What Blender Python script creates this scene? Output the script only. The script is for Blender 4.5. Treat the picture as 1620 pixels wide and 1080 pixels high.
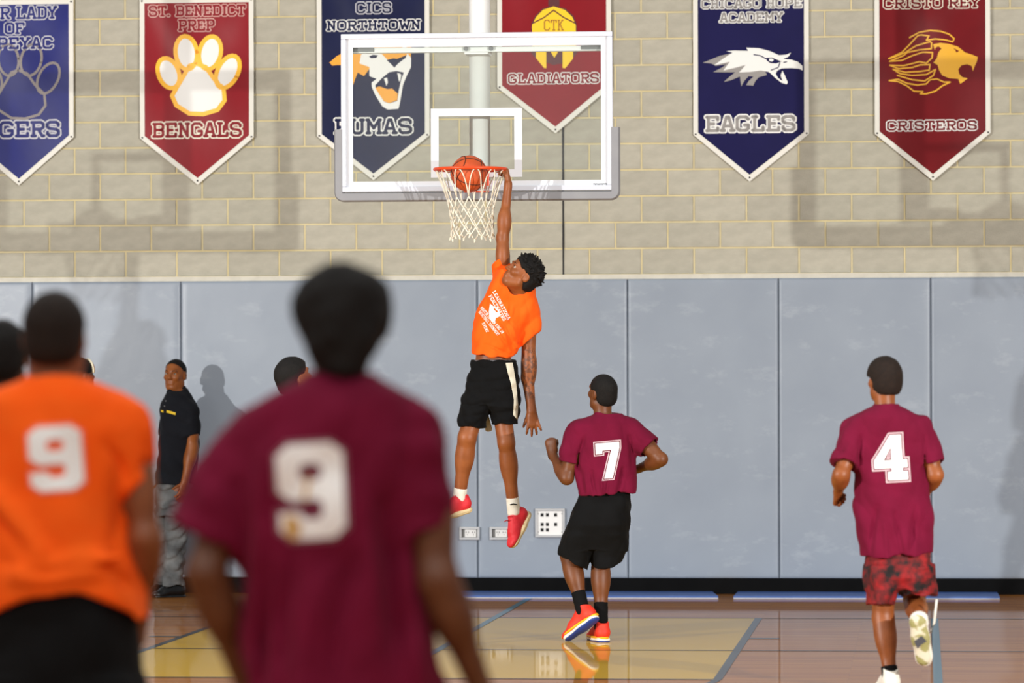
import bpy, bmesh, math, random
import numpy as np
from mathutils import Vector, Matrix
from mathutils.geometry import delaunay_2d_cdt

for o in list(bpy.data.objects):
    bpy.data.objects.remove(o, do_unlink=True)
scn = bpy.context.scene
COL = scn.collection
R = math.radians
random.seed(7)

# ------------------------------------------------------------------ camera
F = 6480.0                 # focal length in pixels of a 1620 px wide frame (144 mm on full frame)
HOR = 597.0                # pixel row of the horizon
CAMH = 1.68
TH = R(5.7)                # the camera looks slightly across the court
ROLL = R(0.17)
cd = bpy.data.cameras.new('camera')
cam = bpy.data.objects.new('camera', cd); COL.objects.link(cam)
cd.sensor_width = 36.0; cd.lens = 36.0 * F / 1620.0
cd.shift_y = (HOR - 540.0) / 1620.0
cd.clip_end = 200
cam.matrix_world = Matrix.Translation((0, 0, CAMH)) @ Matrix.Rotation(TH, 4, 'Z') @ Matrix.Rotation(R(90), 4, 'X') @ Matrix.Rotation(-ROLL, 4, 'Z')
cd.dof.use_dof = True; cd.dof.focus_distance = 26.9; cd.dof.aperture_fstop = 2.6
scn.camera = cam
AX = np.array([-math.sin(TH), math.cos(TH), 0.0]); RX = np.array([math.cos(TH), math.sin(TH), 0.0])

def unroll(px, py):
    u = px - 810.0; v = HOR - py
    return u * math.cos(ROLL) + v * math.sin(ROLL), -u * math.sin(ROLL) + v * math.cos(ROLL)
def P(px, py, d):
    u, v = unroll(px, py)
    w = AX * d + RX * (u * d / F); w[2] = CAMH + v * d / F
    return w
def on_y(px, py, Y):
    u, v = unroll(px, py)
    ray = AX + RX * (u / F); ray[2] = v / F
    t = Y / ray[1]
    w = ray * t; w[2] += CAMH
    return w
def on_floor(px, py):
    u, v = unroll(px, py)
    ray = AX + RX * (u / F); ray[2] = v / F
    t = -CAMH / ray[2]
    w = ray * t; w[2] = 0
    return w

WALL = 31.9 * math.cos(TH)          # front of the concrete blocks
PADF = WALL - 0.05                  # front of the wall pads

# ------------------------------------------------------------------ world and lights
wd = bpy.data.worlds.new('gym'); scn.world = wd; wd.use_nodes = True
wb = wd.node_tree.nodes['Background']; wb.inputs[0].default_value = (0.93, 0.96, 1.0, 1); wb.inputs[1].default_value = 0.26
scn.view_settings.view_transform = 'Standard'; scn.view_settings.look = 'None'
scn.view_settings.exposure = 0.0; scn.view_settings.gamma = 1.0

NETP = P(742, 345, 27.08)
def strobe(name, spx, spy, k, power, color):
    s = on_y(spx, spy, WALL)
    pos = s + (NETP - s) * k
    ld = bpy.data.lights.new(name, 'SPOT'); ld.energy = power; ld.color = color
    ld.spot_size = R(62); ld.spot_blend = 0.5; ld.shadow_soft_size = 0.09
    o = bpy.data.objects.new(name, ld); COL.objects.link(o)
    o.location = pos
    tgt = np.array([-2.9, WALL - 4.0, 1.9])
    o.rotation_euler = Vector(tgt - pos).to_track_quat('-Z', 'Y').to_euler()
strobe('flash_light', 150, 440, 4.3, 9500, (1.0, 0.97, 0.93))
strobe('flash_light', 1590, 432, 4.0, 9500, (1.0, 0.97, 0.93))
for ix in (-9.5, -3.0, 3.5):
    for iy in (-4.5, 2.0, 8.5, 15.0, 21.5):  # row behind the camera added, camera-side rows boosted, to brighten near backs
        ld = bpy.data.lights.new('gym_ceiling_fill_lamp', 'AREA'); ld.shape = 'RECTANGLE'
        ld.size = 1.6; ld.size_y = 1.0; ld.energy = 118 if iy > 5 else 250; ld.color = (1.0, 0.97, 0.92)
        o = bpy.data.objects.new('gym_ceiling_fill_lamp', ld); COL.objects.link(o); o.location = (ix, iy, 8.2)

# ------------------------------------------------------------------ materials
def lin(c):
    return tuple(((x / 255.0) / 12.92 if x / 255.0 <= 0.04045 else ((x / 255.0 + 0.055) / 1.055) ** 2.4) for x in c) + (1.0,)
MATS = {}
def mat(name, col, rough=0.6, col2=None, scale=8.0, bump=0.0, bscale=60.0, spec=0.5, metal=0.0, coat=0.0, rnd=0.0, stretch=None, sheen=0.0, lo=0.35, hi=0.65, detail=4.0, crough=0.05, bdist=0.01):
    if name in MATS: return MATS[name]
    m = bpy.data.materials.new(name); m.use_nodes = True
    nt = m.node_tree; N = nt.nodes; L = nt.links
    b = N['Principled BSDF']
    b.inputs['Base Color'].default_value = lin(col); b.inputs['Roughness'].default_value = rough
    b.inputs['Specular IOR Level'].default_value = spec; b.inputs['Metallic'].default_value = metal
    b.inputs['Coat Weight'].default_value = coat; b.inputs['Coat Roughness'].default_value = crough
    b.inputs['Sheen Weight'].default_value = sheen
    tc = N.new('ShaderNodeTexCoord'); src = tc.outputs['Object']
    if stretch:
        mp = N.new('ShaderNodeMapping'); mp.inputs['Scale'].default_value = stretch
        L.new(src, mp.inputs[0]); src = mp.outputs[0]
    if col2 is not None:
        nz = N.new('ShaderNodeTexNoise'); nz.inputs['Scale'].default_value = scale; nz.inputs['Detail'].default_value = detail
        L.new(src, nz.inputs['Vector'])
        cr = N.new('ShaderNodeValToRGB')
        cr.color_ramp.elements[0].position = lo; cr.color_ramp.elements[0].color = lin(col)
        cr.color_ramp.elements[1].position = hi; cr.color_ramp.elements[1].color = lin(col2)
        L.new(nz.outputs['Fac'], cr.inputs[0]); out = cr.outputs[0]
        if rnd > 0:
            oi = N.new('ShaderNodeObjectInfo'); hs = N.new('ShaderNodeHueSaturation')
            mr = N.new('ShaderNodeMapRange'); mr.inputs[3].default_value = 1 - rnd; mr.inputs[4].default_value = 1 + rnd
            L.new(oi.outputs['Random'], mr.inputs[0]); L.new(mr.outputs[0], hs.inputs['Value']); L.new(out, hs.inputs['Color'])
            out = hs.outputs[0]
        L.new(out, b.inputs['Base Color'])
    if bump > 0:
        n2 = N.new('ShaderNodeTexNoise'); n2.inputs['Scale'].default_value = bscale; n2.inputs['Detail'].default_value = 3
        L.new(src, n2.inputs['Vector'])
        bp = N.new('ShaderNodeBump'); bp.inputs['Strength'].default_value = bump; bp.inputs['Distance'].default_value = bdist
        L.new(n2.outputs['Fac'], bp.inputs['Height']); L.new(bp.outputs[0], b.inputs['Normal'])
    MATS[name] = m
    return m

M_BLOCK = mat('concrete_block', (171, 167, 152), 0.9, (186, 182, 166), 7.0, 0.5, 90, rnd=0.06, stretch=(1, 1, 2.2), lo=0.3, hi=0.7)
M_MORTAR = mat('mortar', (216, 202, 158), 0.95, (202, 188, 144), 6.0)
M_PAD = mat('pad_vinyl', (140, 150, 163), 0.36, (148, 158, 170), 1.8, 0.22, 4.5, spec=0.4, lo=0.3, hi=0.7)
def scuffs(m):
    """pale rubbed streaks and specks on the vinyl"""
    nt = m.node_tree; N = nt.nodes; L = nt.links; b = N['Principled BSDF']
    src = b.inputs['Base Color'].links[0].from_socket
    tc = N.new('ShaderNodeTexCoord'); mp = N.new('ShaderNodeMapping'); mp.inputs['Scale'].default_value = (1.3, 1, 2.6); mp.inputs['Rotation'].default_value = (0, 0.25, 0)
    oi = N.new('ShaderNodeObjectInfo'); ad = N.new('ShaderNodeVectorMath'); ad.operation = 'ADD'
    L.new(tc.outputs['Object'], ad.inputs[0]); L.new(oi.outputs['Location'], ad.inputs[1]); L.new(ad.outputs[0], mp.inputs[0])
    n1 = N.new('ShaderNodeTexNoise'); n1.inputs['Scale'].default_value = 2.6; n1.inputs['Detail'].default_value = 8; n1.inputs['Roughness'].default_value = 0.7; L.new(mp.outputs[0], n1.inputs['Vector'])
    c1 = N.new('ShaderNodeValToRGB'); c1.color_ramp.elements[0].position = 0.56; c1.color_ramp.elements[0].color = (0, 0, 0, 1); c1.color_ramp.elements[1].position = 0.78; c1.color_ramp.elements[1].color = (0.30, 0.30, 0.30, 1)
    L.new(n1.outputs['Fac'], c1.inputs[0])
    mx = N.new('ShaderNodeMixRGB'); mx.inputs[2].default_value = lin((200, 206, 212)); L.new(c1.outputs[0], mx.inputs[0]); L.new(src, mx.inputs[1]); L.new(mx.outputs[0], b.inputs['Base Color'])
scuffs(M_PAD)
M_SEAM = mat('pad_backing', (60, 66, 74), 0.7)
M_BLACK = mat('black_rubber', (7, 7, 8), 0.8, (11, 11, 12), 5, spec=0.1)
M_BLUE = mat('blue_mat_vinyl', (58, 92, 158), 0.5, (66, 100, 165), 4)
M_WHITE = mat('white_paint', (222, 225, 230), 0.4)
M_FRAME = mat('white_powder_coat', (204, 209, 219), 0.35)
M_PADGREY = mat('grey_foam_padding', (142, 143, 146), 0.55, (136, 137, 141), 6)
M_ORIM = mat('orange_rim_enamel', (232, 74, 24), 0.35)
M_CORD = mat('net_cord', (238, 232, 212), 0.8)
M_STEEL = mat('galvanised_steel', (150, 150, 150), 0.35, metal=0.8)
M_DARK = mat('dark_recess', (22, 22, 24), 0.7)

# ------------------------------------------------------------------ object helpers
def tag(o, label=None, cat=None, group=None, kind=None):
    if label: o['label'] = label
    if cat: o['category'] = cat
    if group: o['group'] = group
    if kind: o['kind'] = kind
    return o
def empty(name, loc=(0, 0, 0), rz=0.0, parent=None):
    o = bpy.data.objects.new(name, None); COL.objects.link(o)
    o.location = loc; o.rotation_euler = (0, 0, rz); o.empty_display_size = 0.1
    if parent: o.parent = parent
    return o
def link_mesh(name, me, m, parent=None, loc=None, rz=0.0):
    o = bpy.data.objects.new(name, me); COL.objects.link(o)
    if m and not me.materials: me.materials.append(m)
    if parent: o.parent = parent
    if loc is not None: o.location = loc
    o.rotation_euler = (0, 0, rz)
    return o
def np_mesh(name, verts, faces, smooth=True):
    """faces: (n,k) int array, all the same size"""
    me = bpy.data.meshes.new(name)
    verts = np.asarray(verts, dtype=np.float32); faces = np.asarray(faces, dtype=np.int32)
    n, k = faces.shape
    me.vertices.add(len(verts)); me.vertices.foreach_set('co', verts.ravel())
    me.loops.add(n * k); me.loops.foreach_set('vertex_index', faces.ravel())
    me.polygons.add(n); me.polygons.foreach_set('loop_start', np.arange(0, n * k, k, dtype=np.int32))
    me.polygons.foreach_set('loop_total', np.full(n, k, dtype=np.int32))
    me.polygons.foreach_set('use_smooth', np.full(n, smooth, dtype=bool))
    me.update(calc_edges=True); me.validate()
    return me
class MB:
    def __init__(s): s.v = []; s.f = []
    def box(s, c, size, rot=None):
        b = len(s.v); hx, hy, hz = [q / 2 for q in size]
        for x in (-hx, hx):
            for y in (-hy, hy):
                for z in (-hz, hz):
                    p = Vector((x, y, z))
                    if rot: p = rot @ p
                    s.v.append((c[0] + p.x, c[1] + p.y, c[2] + p.z))
        for q in ((0, 1, 3, 2), (4, 6, 7, 5), (0, 4, 5, 1), (2, 3, 7, 6), (0, 2, 6, 4), (1, 5, 7, 3)):
            s.f.append(tuple(b + i for i in q))
        return s
    def tube(s, pts, r, n=8, closed=False):
        pts = [Vector(p) for p in pts]; m = len(pts); b = len(s.v)
        for i, p in enumerate(pts):
            if closed: t = pts[(i + 1) % m] - pts[i - 1]
            else: t = pts[min(i + 1, m - 1)] - pts[max(i - 1, 0)]
            t.normalize()
            ref = Vector((0, 0, 1)) if abs(t.z) < 0.9 else Vector((1, 0, 0))
            u = t.cross(ref).normalized(); w = t.cross(u)
            rr = r[i] if isinstance(r, (list, tuple)) else r
            for k in range(n):
                a = 2 * math.pi * k / n
                q = p + (u * math.cos(a) + w * math.sin(a)) * rr
                s.v.append(tuple(q))
        for i in range(m if closed else m - 1):
            j = (i + 1) % m
            for k in range(n):
                k2 = (k + 1) % n
                s.f.append((b + i * n + k, b + i * n + k2, b + j * n + k2, b + j * n + k))
        if not closed:
            s.f.append(tuple(b + k for k in range(n))[::-1]); s.f.append(tuple(b + (m - 1) * n + k for k in range(n)))
        return s
    def sphere(s, c, r, nu=16, nv=10):
        b = len(s.v); r = (r, r, r) if not hasattr(r, '__len__') else r
        for j in range(nv + 1):
            ph = math.pi * j / nv
            for i in range(nu):
                a = 2 * math.pi * i / nu
                s.v.append((c[0] + r[0] * math.sin(ph) * math.cos(a), c[1] + r[1] * math.sin(ph) * math.sin(a), c[2] + r[2] * math.cos(ph)))
        for j in range(nv):
            for i in range(nu):
                i2 = (i + 1) % nu
                s.f.append((b + j * nu + i, b + (j + 1) * nu + i, b + (j + 1) * nu + i2, b + j * nu + i2))
        return s
    def prism(s, poly, y0, y1):
        """poly of (x,z) swept from y0 to y1"""
        b = len(s.v); n = len(poly)
        for (x, z) in poly: s.v.append((x, y0, z))
        for (x, z) in poly: s.v.append((x, y1, z))
        s.f.append(tuple(range(b, b + n))); s.f.append(tuple(range(b + 2 * n - 1, b + n - 1, -1)))
        for i in range(n):
            j = (i + 1) % n
            s.f.append((b + i, b + n + i, b + n + j, b + j))
        return s
    def mesh(s, name, smooth=False):
        me = bpy.data.meshes.new(name); me.from_pydata(s.v, [], s.f); me.validate()
        bm = bmesh.new(); bm.from_mesh(me); bmesh.ops.recalc_face_normals(bm, faces=bm.faces); bm.to_mesh(me); bm.free()
        if smooth: me.polygons.foreach_set('use_smooth', [True] * len(me.polygons))
        me.update()
        return me
    def build(s, name, m, parent=None, smooth=False, bevel=0.0, loc=None, rz=0.0, seg=2):
        o = link_mesh(name, s.mesh(name, smooth), m, parent, loc, rz)
        if bevel > 0:
            md = o.modifiers.new('bevel', 'BEVEL'); md.width = bevel; md.segments = seg; md.limit_method = 'ANGLE'
        return o

# ------------------------------------------------------------------ signed-distance modelling
def V(*a): return np.array(a, dtype=np.float64)
def nrm(v):
    v = np.asarray(v, dtype=np.float64); return v / (np.linalg.norm(v) + 1e-12)
def rc(a, b, r1, r2, n=None, k=1.0):
    """tapered capsule, optionally squashed by k along n"""
    a = np.asarray(a, float); b = np.asarray(b, float); ba = b - a; l2 = ba @ ba + 1e-9
    if n is not None: n = nrm(n)
    def fn(p):
        q = p - a
        if n is None:
            t = np.clip(q @ ba / l2, 0, 1)
            return np.linalg.norm(q - t[..., None] * ba, axis=-1) - (r1 + (r2 - r1) * t)
        t = np.clip(q @ ba / l2, 0, 1)
        q = q - t[..., None] * ba
        q = q + (q @ n)[..., None] * n * (1.0 / k - 1.0)
        return (np.linalg.norm(q, axis=-1) - (r1 + (r2 - r1) * t)) * min(1.0, k)
    return fn
def ell(c, r, Rm=None):
    c = np.asarray(c, float); r = np.asarray(r, float); mn = r.min()
    def fn(p):
        q = p - c
        if Rm is not None: q = q @ Rm
        q = q / r
        k0 = np.linalg.norm(q, axis=-1)
        k1 = np.linalg.norm(q / r, axis=-1) + 1e-9
        return np.where(k0 < 0.3, (k0 - 1) * mn, k0 * (k0 - 1) / k1)
    return fn
def plane(c, n):
    c = np.asarray(c, float); n = nrm(n)
    return lambda p: (p - c) @ n
def loft(z, xc, hw, yc, hd, pw=2.4):
    z = np.asarray(z, float); o = np.argsort(z); z = z[o]
    zz = np.linspace(z[0], z[-1], 240)
    def sm(a):
        a = np.interp(zz, z, np.asarray(a, float)[o])
        ker = np.hanning(17); ker /= ker.sum()
        return np.convolve(np.pad(a, 8, mode='edge'), ker, 'valid')
    XC, HW, YC, HD = sm(xc), sm(hw), sm(yc), sm(hd)
    def fn(p):
        x, y, w = p[..., 0], p[..., 1], p[..., 2]
        cx = np.interp(w, zz, XC); h = np.interp(w, zz, HW); cy = np.interp(w, zz, YC); d = np.interp(w, zz, HD)
        q = ((np.abs(x - cx) / h) ** pw + (np.abs(y - cy) / d) ** pw) ** (1 / pw)
        r = (q - 1) * np.minimum(h, d)
        return np.maximum(r, np.maximum(w - zz[-1], zz[0] - w))
    return fn
def smin(a, b, k):
    h = np.maximum(k - np.abs(a - b), 0) / k
    return np.minimum(a, b) - h * h * k * 0.25
def smax(a, b, k): return -smin(-a, -b, k)
class Sdf:
    def __init__(s): s.ops = []
    def u(s, fn, k=0.02): s.ops.append(('u', fn, k)); return s
    def sub(s, fn, k=0.005): s.ops.append(('s', fn, k)); return s
    def cut(s, fn, k=0.004): s.ops.append(('i', fn, k)); return s
    def disp(s, fn): s.ops.append(('d', fn, 0)); return s
    def __call__(s, p):
        d = np.full(p.shape[:-1], 1e3)
        for m, fn, k in s.ops:
            d = s.comb(m, d, fn(p), k)
        return d
    @staticmethod
    def comb(m, d, e, k):
        if m == 'u': return smin(d, e, k)
        if m == 's': return smax(d, -e, k)
        if m == 'i': return smax(d, e, k)
        return d + e
    def mesh(s, name, lo, hi, h):
        B = 8
        lo = np.asarray(lo, float); hi = np.asarray(hi, float)
        nb = np.ceil((hi - lo) / (h * B)).astype(int)
        gi = np.stack(np.meshgrid(*[np.arange(n) for n in nb], indexing='ij'), -1).reshape(-1, 3)
        cen = lo + (gi + 0.5) * B * h
        Rb = 0.8661 * B * h
        vals = [fn(cen) for _, fn, _ in s.ops]
        d = np.full(len(cen), 1e3)
        for (m, fn, k), e in zip(s.ops, vals): d = s.comb(m, d, e, k)
        act = np.abs(d) < Rb * 1.6 + 0.004
        gi = gi[act]; vals = [e[act] for e in vals]
        g = np.arange(B + 1)
        off = np.stack(np.meshgrid(g, g, g, indexing='ij'), -1)
        D = np.full((len(gi), B + 1, B + 1, B + 1), 1e3)
        pts0 = lo + gi * B * h
        for (m, fn, k), e in zip(s.ops, vals):
            if m == 'd': mk = np.ones(len(gi), bool)
            elif m == 'u': mk = e < Rb * 2.6 + k + 0.02
            elif m == 's': mk = -e > -(Rb * 2.6 + k + 0.02)
            else: mk = e > -(Rb * 2.6 + k + 0.02)
            ix = np.nonzero(mk)[0]
            for c0 in range(0, len(ix), 600):
                j = ix[c0:c0 + 600]
                p = pts0[j][:, None, None, None, :] + off * h
                D[j] = s.comb(m, D[j], fn(p), k)
        # surface nets
        ins = D < 0
        cor = [(a, b, c) for a in (0, 1) for b in (0, 1) for c in (0, 1)]
        cnt = sum(ins[:, a:a + B, b:b + B, c:c + B].astype(np.int8) for a, b, c in cor)
        bi, ci, cj, ck = np.nonzero((cnt > 0) & (cnt < 8))
        cv = np.stack([D[bi, ci + a, cj + b, ck + c] for a, b, c in cor], 1)
        acc = np.zeros((len(bi), 3)); num = np.zeros(len(bi))
        for i in range(8):
            for j in range(i + 1, 8):
                A, Bq = np.array(cor[i]), np.array(cor[j])
                if np.abs(A - Bq).sum() != 1: continue
                x = (cv[:, i] < 0) != (cv[:, j] < 0)
                t = cv[:, i] / np.where(np.abs(cv[:, i] - cv[:, j]) < 1e-12, 1e-12, cv[:, i] - cv[:, j])
                pt = A + (Bq - A) * t[:, None]
                acc[x] += pt[x]; num[x] += 1
        cell = gi[bi] * B + np.stack([ci, cj, ck], 1)
        verts = lo + (cell + acc / num[:, None]) * h
        dim = nb * B + 2
        key = (cell[:, 0] * dim[1] + cell[:, 1]) * dim[2] + cell[:, 2]
        so = np.argsort(key); ks = key[so]
        st = (dim[1] * dim[2], dim[2], 1)
        quads = []
        in0 = cv[:, 0] < 0
        for ax, cidx in ((0, 4), (1, 2), (2, 1)):
            x = in0 != (cv[:, cidx] < 0)
            b_, c_ = [(1, 2), (2, 0), (0, 1)][ax]
            kk = key[x]
            ids = []
            ok = np.ones(len(kk), bool)
            for dk in (0, st[b_], st[b_] + st[c_], st[c_]):
                pos = np.searchsorted(ks, kk - dk); pos = np.clip(pos, 0, len(ks) - 1)
                ok &= ks[pos] == kk - dk
                ids.append(so[pos])
            q = np.stack(ids, 1)
            fl = in0[x]
            q = np.where(fl[:, None], q, q[:, ::-1])
            quads.append(q[ok])
        return np_mesh(name, verts, np.concatenate(quads))
def folds(seed, amp, freqs, dirw=(1, 1, 1), n=7):
    cl = freqs[1] <= 70
    if freqs[1] <= 40: amp *= 2.0; freqs = (freqs[0] * 2.0, freqs[1] * 2.4); n = 5
    rg = np.random.RandomState(seed)
    ks = rg.normal(size=(n, 3)) * np.array(dirw); ks /= np.linalg.norm(ks, axis=1)[:, None]
    fr = rg.uniform(freqs[0], freqs[1], n); ph = rg.uniform(0, 6.28, n); am = rg.uniform(0.4, 1, n)
    ww = rg.normal(size=(n, 3)) * 6
    def fn(p):
        d = 0
        for i in range(n):
            x = p @ (ks[i] * fr[i]) + ph[i] + 1.1 * np.sin(p @ ww[i] + ph[i] * 2)
            d = d + am[i] * (1.0 - 1.6 * np.sqrt(np.sin(x * .5) ** 2 + .02))
        d = d * amp / n * 2.2
        return np.minimum(d - amp * .25, .0012) if cl else d      # cloth only billows outwards
    return fn
def tess(polys, step=0.03, hole=True):
    """fill outline polygons (lists of (x,y)) with an evenly dense triangle mesh"""
    vs, ed = [], []
    allp = []
    for poly in polys:
        b = len(vs); n = 0; pts = []
        m = len(poly)
        for i in range(m):
            a = np.array(poly[i], float); c = np.array(poly[(i + 1) % m], float)
            q = max(1, int(np.linalg.norm(c - a) / step))
            for j in range(q): pts.append(a + (c - a) * j / q)
        vs += [Vector((float(p[0]), float(p[1]))) for p in pts]
        ed += [(b + i, b + (i + 1) % len(pts)) for i in range(len(pts))]
        allp.append(np.array(pts))
    A = np.concatenate(allp); lo = A.min(0); hi = A.max(0)
    for x in np.arange(lo[0] + step * 0.37, hi[0], step):
        for y in np.arange(lo[1] + step * 0.41, hi[1], step):
            vs.append(Vector((float(x), float(y))))
    r = delaunay_2d_cdt(vs, ed, [], 1, 1e-5)
    v = np.array([(q.x, q.y) for q in r[0]]); f = [t for t in r[2] if len(t) == 3]
    return v, np.array(f, dtype=np.int32)

# ================================================================== THE SETTING
XL, XR, YN, ZT = -13.0, 8.0, -5.0, 8.6
# hoop anchor (used by the court lines too)
_bb = P(754, 177, 27.46)
BBX, BBY = float(_bb[0]), float(_bb[1])

def floor_material():
    m = bpy.data.materials.new('varnished_maple'); m.use_nodes = True
    nt = m.node_tree; N = nt.nodes; L = nt.links; b = N['Principled BSDF']
    tc = N.new('ShaderNodeTexCoord')
    br = N.new('ShaderNodeTexBrick'); br.inputs['Scale'].default_value = 1.0
    br.inputs['Brick Width'].default_value = 1.1; br.inputs['Row Height'].default_value = 0.057
    br.inputs['Mortar Size'].default_value = 0.0008; br.offset = 0.37
    br.inputs['Color1'].default_value = lin((160, 94, 28)); br.inputs['Color2'].default_value = lin((186, 122, 46))
    br.inputs['Mortar'].default_value = lin((120, 74, 32))
    L.new(tc.outputs['Object'], br.inputs['Vector'])
    mp = N.new('ShaderNodeMapping'); mp.inputs['Scale'].default_value = (0.9, 9, 1); L.new(tc.outputs['Object'], mp.inputs[0])
    nz = N.new('ShaderNodeTexNoise'); nz.inputs['Scale'].default_value = 2.2; nz.inputs['Detail'].default_value = 6; L.new(mp.outputs[0], nz.inputs['Vector'])
    mx = N.new('ShaderNodeMixRGB'); mx.blend_type = 'MULTIPLY'; mx.inputs[0].default_value = 0.55
    cr = N.new('ShaderNodeValToRGB'); cr.color_ramp.elements[0].color = (0.55, 0.5, 0.45, 1); cr.color_ramp.elements[1].color = (1, 1, 1, 1)
    cr.color_ramp.elements[0].position = 0.3; cr.color_ramp.elements[1].position = 0.65
    L.new(nz.outputs['Fac'], cr.inputs[0]); L.new(br.outputs['Color'], mx.inputs[1]); L.new(cr.outputs[0], mx.inputs[2])
    L.new(mx.outputs[0], b.inputs['Base Color'])
    b.inputs['Roughness'].default_value = 0.5; b.inputs['Specular IOR Level'].default_value = 0.2
    b.inputs['Coat Weight'].default_value = 0.5; b.inputs['Coat Roughness'].default_value = 0.035; b.inputs['Coat IOR'].default_value = 1.5
    n2 = N.new('ShaderNodeTexNoise'); n2.inputs['Scale'].default_value = 5.0; L.new(tc.outputs['Object'], n2.inputs['Vector'])
    bp = N.new('ShaderNodeBump'); bp.inputs['Strength'].default_value = 0.012; bp.inputs['Distance'].default_value = 0.01
    L.new(n2.outputs['Fac'], bp.inputs['Height']); L.new(bp.outputs[0], b.inputs['Coat Normal'])
    return m
M_FLOOR = floor_material()
floor = MB().box(((XL + XR) / 2, (YN + WALL) / 2, -0.05), (XR - XL, WALL - YN + 0.4, 0.1)).build('floor', M_FLOOR)
tag(floor, 'glossy varnished maple gym floor with court markings', 'floor', kind='structure')

def paint(name, col):
    return mat(name, col, 0.5, coat=0.5, crough=0.035, spec=0.2)
M_GOLD = paint('gold_court_paint', (206, 164, 40)); M_LINE = paint('charcoal_court_paint', (52, 56, 62)); M_TEAL = paint('blue_court_paint', (70, 112, 128))
def floor_poly(name, pts, m, z):
    me = MB(); me.v = [(p[0], p[1], z) for p in pts]; me.f = [tuple(range(len(pts)))]
    return me.build(name, m, floor)
BASEY = BBY + 1.22; FTY = BBY - 4.57; LHW = 1.83
floor_poly('painted_key', [(BBX - LHW, FTY), (BBX + LHW, FTY), (BBX + LHW, BASEY), (BBX - LHW, BASEY)], M_GOLD, 0.0008)
def line(name, x0, y0, x1, y1, m=None, w=0.05, z=0.0016):
    a = Vector((x0, y0)); b = Vector((x1, y1)); t = (b - a).normalized(); n = Vector((-t.y, t.x)) * w / 2
    return floor_poly(name, [a - n, b - n, b + n, a + n], m or M_LINE, z)
line('lane_line', BBX - LHW, BASEY, BBX - LHW, FTY); line('lane_line', BBX + LHW, BASEY, BBX + LHW, FTY)
line('baseline', XL + 1.5, BASEY, XR - 1.2, BASEY, z=0.0018); line('free_throw_line', BBX - LHW, FTY, BBX + LHW, FTY, z=0.0018)
for sx in (-1, 1):
    line('lane_block', BBX + sx * LHW, BASEY - 2.2, BBX + sx * (LHW + 0.22), BASEY - 2.2, w=0.10, z=0.0020)
yv = float(on_floor(900, 1028)[1]); line('volleyball_line', XL + 1.5, yv, XR - 1.2, yv, z=0.0022)
xa = on_floor(760, 990); line('practice_court_line', xa[0], PADF - 0.3, xa[0], 8, M_TEAL, z=0.0024)
xa = on_floor(1482, 1040); line('practice_court_line', xa[0], BASEY, xa[0], 8, M_TEAL, z=0.0024)
arc = MB(); n = 48
for i in range(n + 1):
    a = math.pi * i / n
    for r_ in (1.80, 1.85): arc.v.append((BBX + r_ * math.cos(a), FTY - r_ * math.sin(a), 0.0020))
for i in range(n): arc.f.append((2 * i, 2 * i + 1, 2 * i + 3, 2 * i + 2))
arc.build('free_throw_arc', M_LINE, floor)

# ---- back wall : mortar bed, single concrete blocks, control joint, wall pads
CW, CH = 0.4064, 0.2032
z0 = float(on_y(1100, 433.6, WALL)[2]); x0b = float(on_y(1098, 412, WALL)[0])
wall = MB().box(((XL + XR) / 2, WALL + 0.006 + 0.1, ZT / 2), (XR - XL, 0.2, ZT)).build('wall_back', M_MORTAR)
tag(wall, 'tall grey concrete block gym wall with pale mortar joints', 'wall', kind='structure')
bm_ = MB().box((0, 0, 0), (CW - 0.012, 0.05, CH - 0.012)).mesh('concrete_block')
bmb = bmesh.new(); bmb.from_mesh(bm_); bmesh.ops.bevel(bmb, geom=[e for e in bmb.edges if all(v.co.y < 0 for v in e.verts)], offset=0.004, segments=1, affect='EDGES'); bmb.to_mesh(bm_); bmb.free()
bm_.materials.append(M_BLOCK)
far = MB(); nblk = 0
xj = float(on_y(891, 320, WALL)[0])
vx0 = float(on_y(-8, 200, WALL)[0]); vx1 = float(on_y(1628, 200, WALL)[0])
for c in range(0, 30):
    zc = z0 + (c + 0.5) * CH
    if zc + CH / 2 > ZT: break
    xs = x0b + (0 if c % 2 == 0 else CW / 2)
    k0 = math.floor((XL - xs) / CW) + 1; k1 = math.floor((XR - xs) / CW) - 1
    for k in range(k0, k1):
        xc = xs + (k + 0.5) * CW
        yy = WALL + 0.025 + random.uniform(-0.0012, 0.0012)
        if c < 11 and xc + CW / 2 > vx0 and xc - CW / 2 < vx1:
            link_mesh('concrete_block', bm_, None, wall, (xc, yy, zc)); nblk += 1
        else:
            far.box((xc, yy, zc), (CW - 0.012, 0.05, CH - 0.012))
for c in range(1, 14):       # courses hidden behind the pads, joined
    zc = z0 - (c - 0.5) * CH
fo = far.build('concrete_block_field', M_BLOCK, wall); fo['kind'] = 'stuff'
MB().box((xj, WALL - 0.001, (z0 + ZT) / 2), (0.013, 0.006, ZT - z0)).build('control_joint', M_DARK, wall)
M_RAIL = mat('rail_paint', (206, 202, 188), 0.6, (196, 192, 178), 12)
padtop = float(on_y(1100, 440.5, PADF)[2]); padbot = float(on_y(900, 914, PADF)[2])
tr = MB().box(((XL + XR) / 2, WALL - 0.012, (z0 + padtop) / 2), (XR - XL, 0.03, z0 - padtop + 0.004)).build('trim_1', M_RAIL)
tag(tr, 'thin pale rail running between wall pads and concrete blocks', 'trim', kind='structure')
seams = [-419, -184, 51, 286, 520, 755, 993, 1232, 1473, 1714, 1955]
sx_ = [float(on_y(s_, 650, PADF)[0]) for s_ in seams]
MB().box(((sx_[0] + sx_[-1]) / 2, WALL - 0.008, (padtop + padbot) / 2), (sx_[-1] - sx_[0], 0.012, padtop - padbot)).build('pad_backing', M_SEAM, wall)
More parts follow.
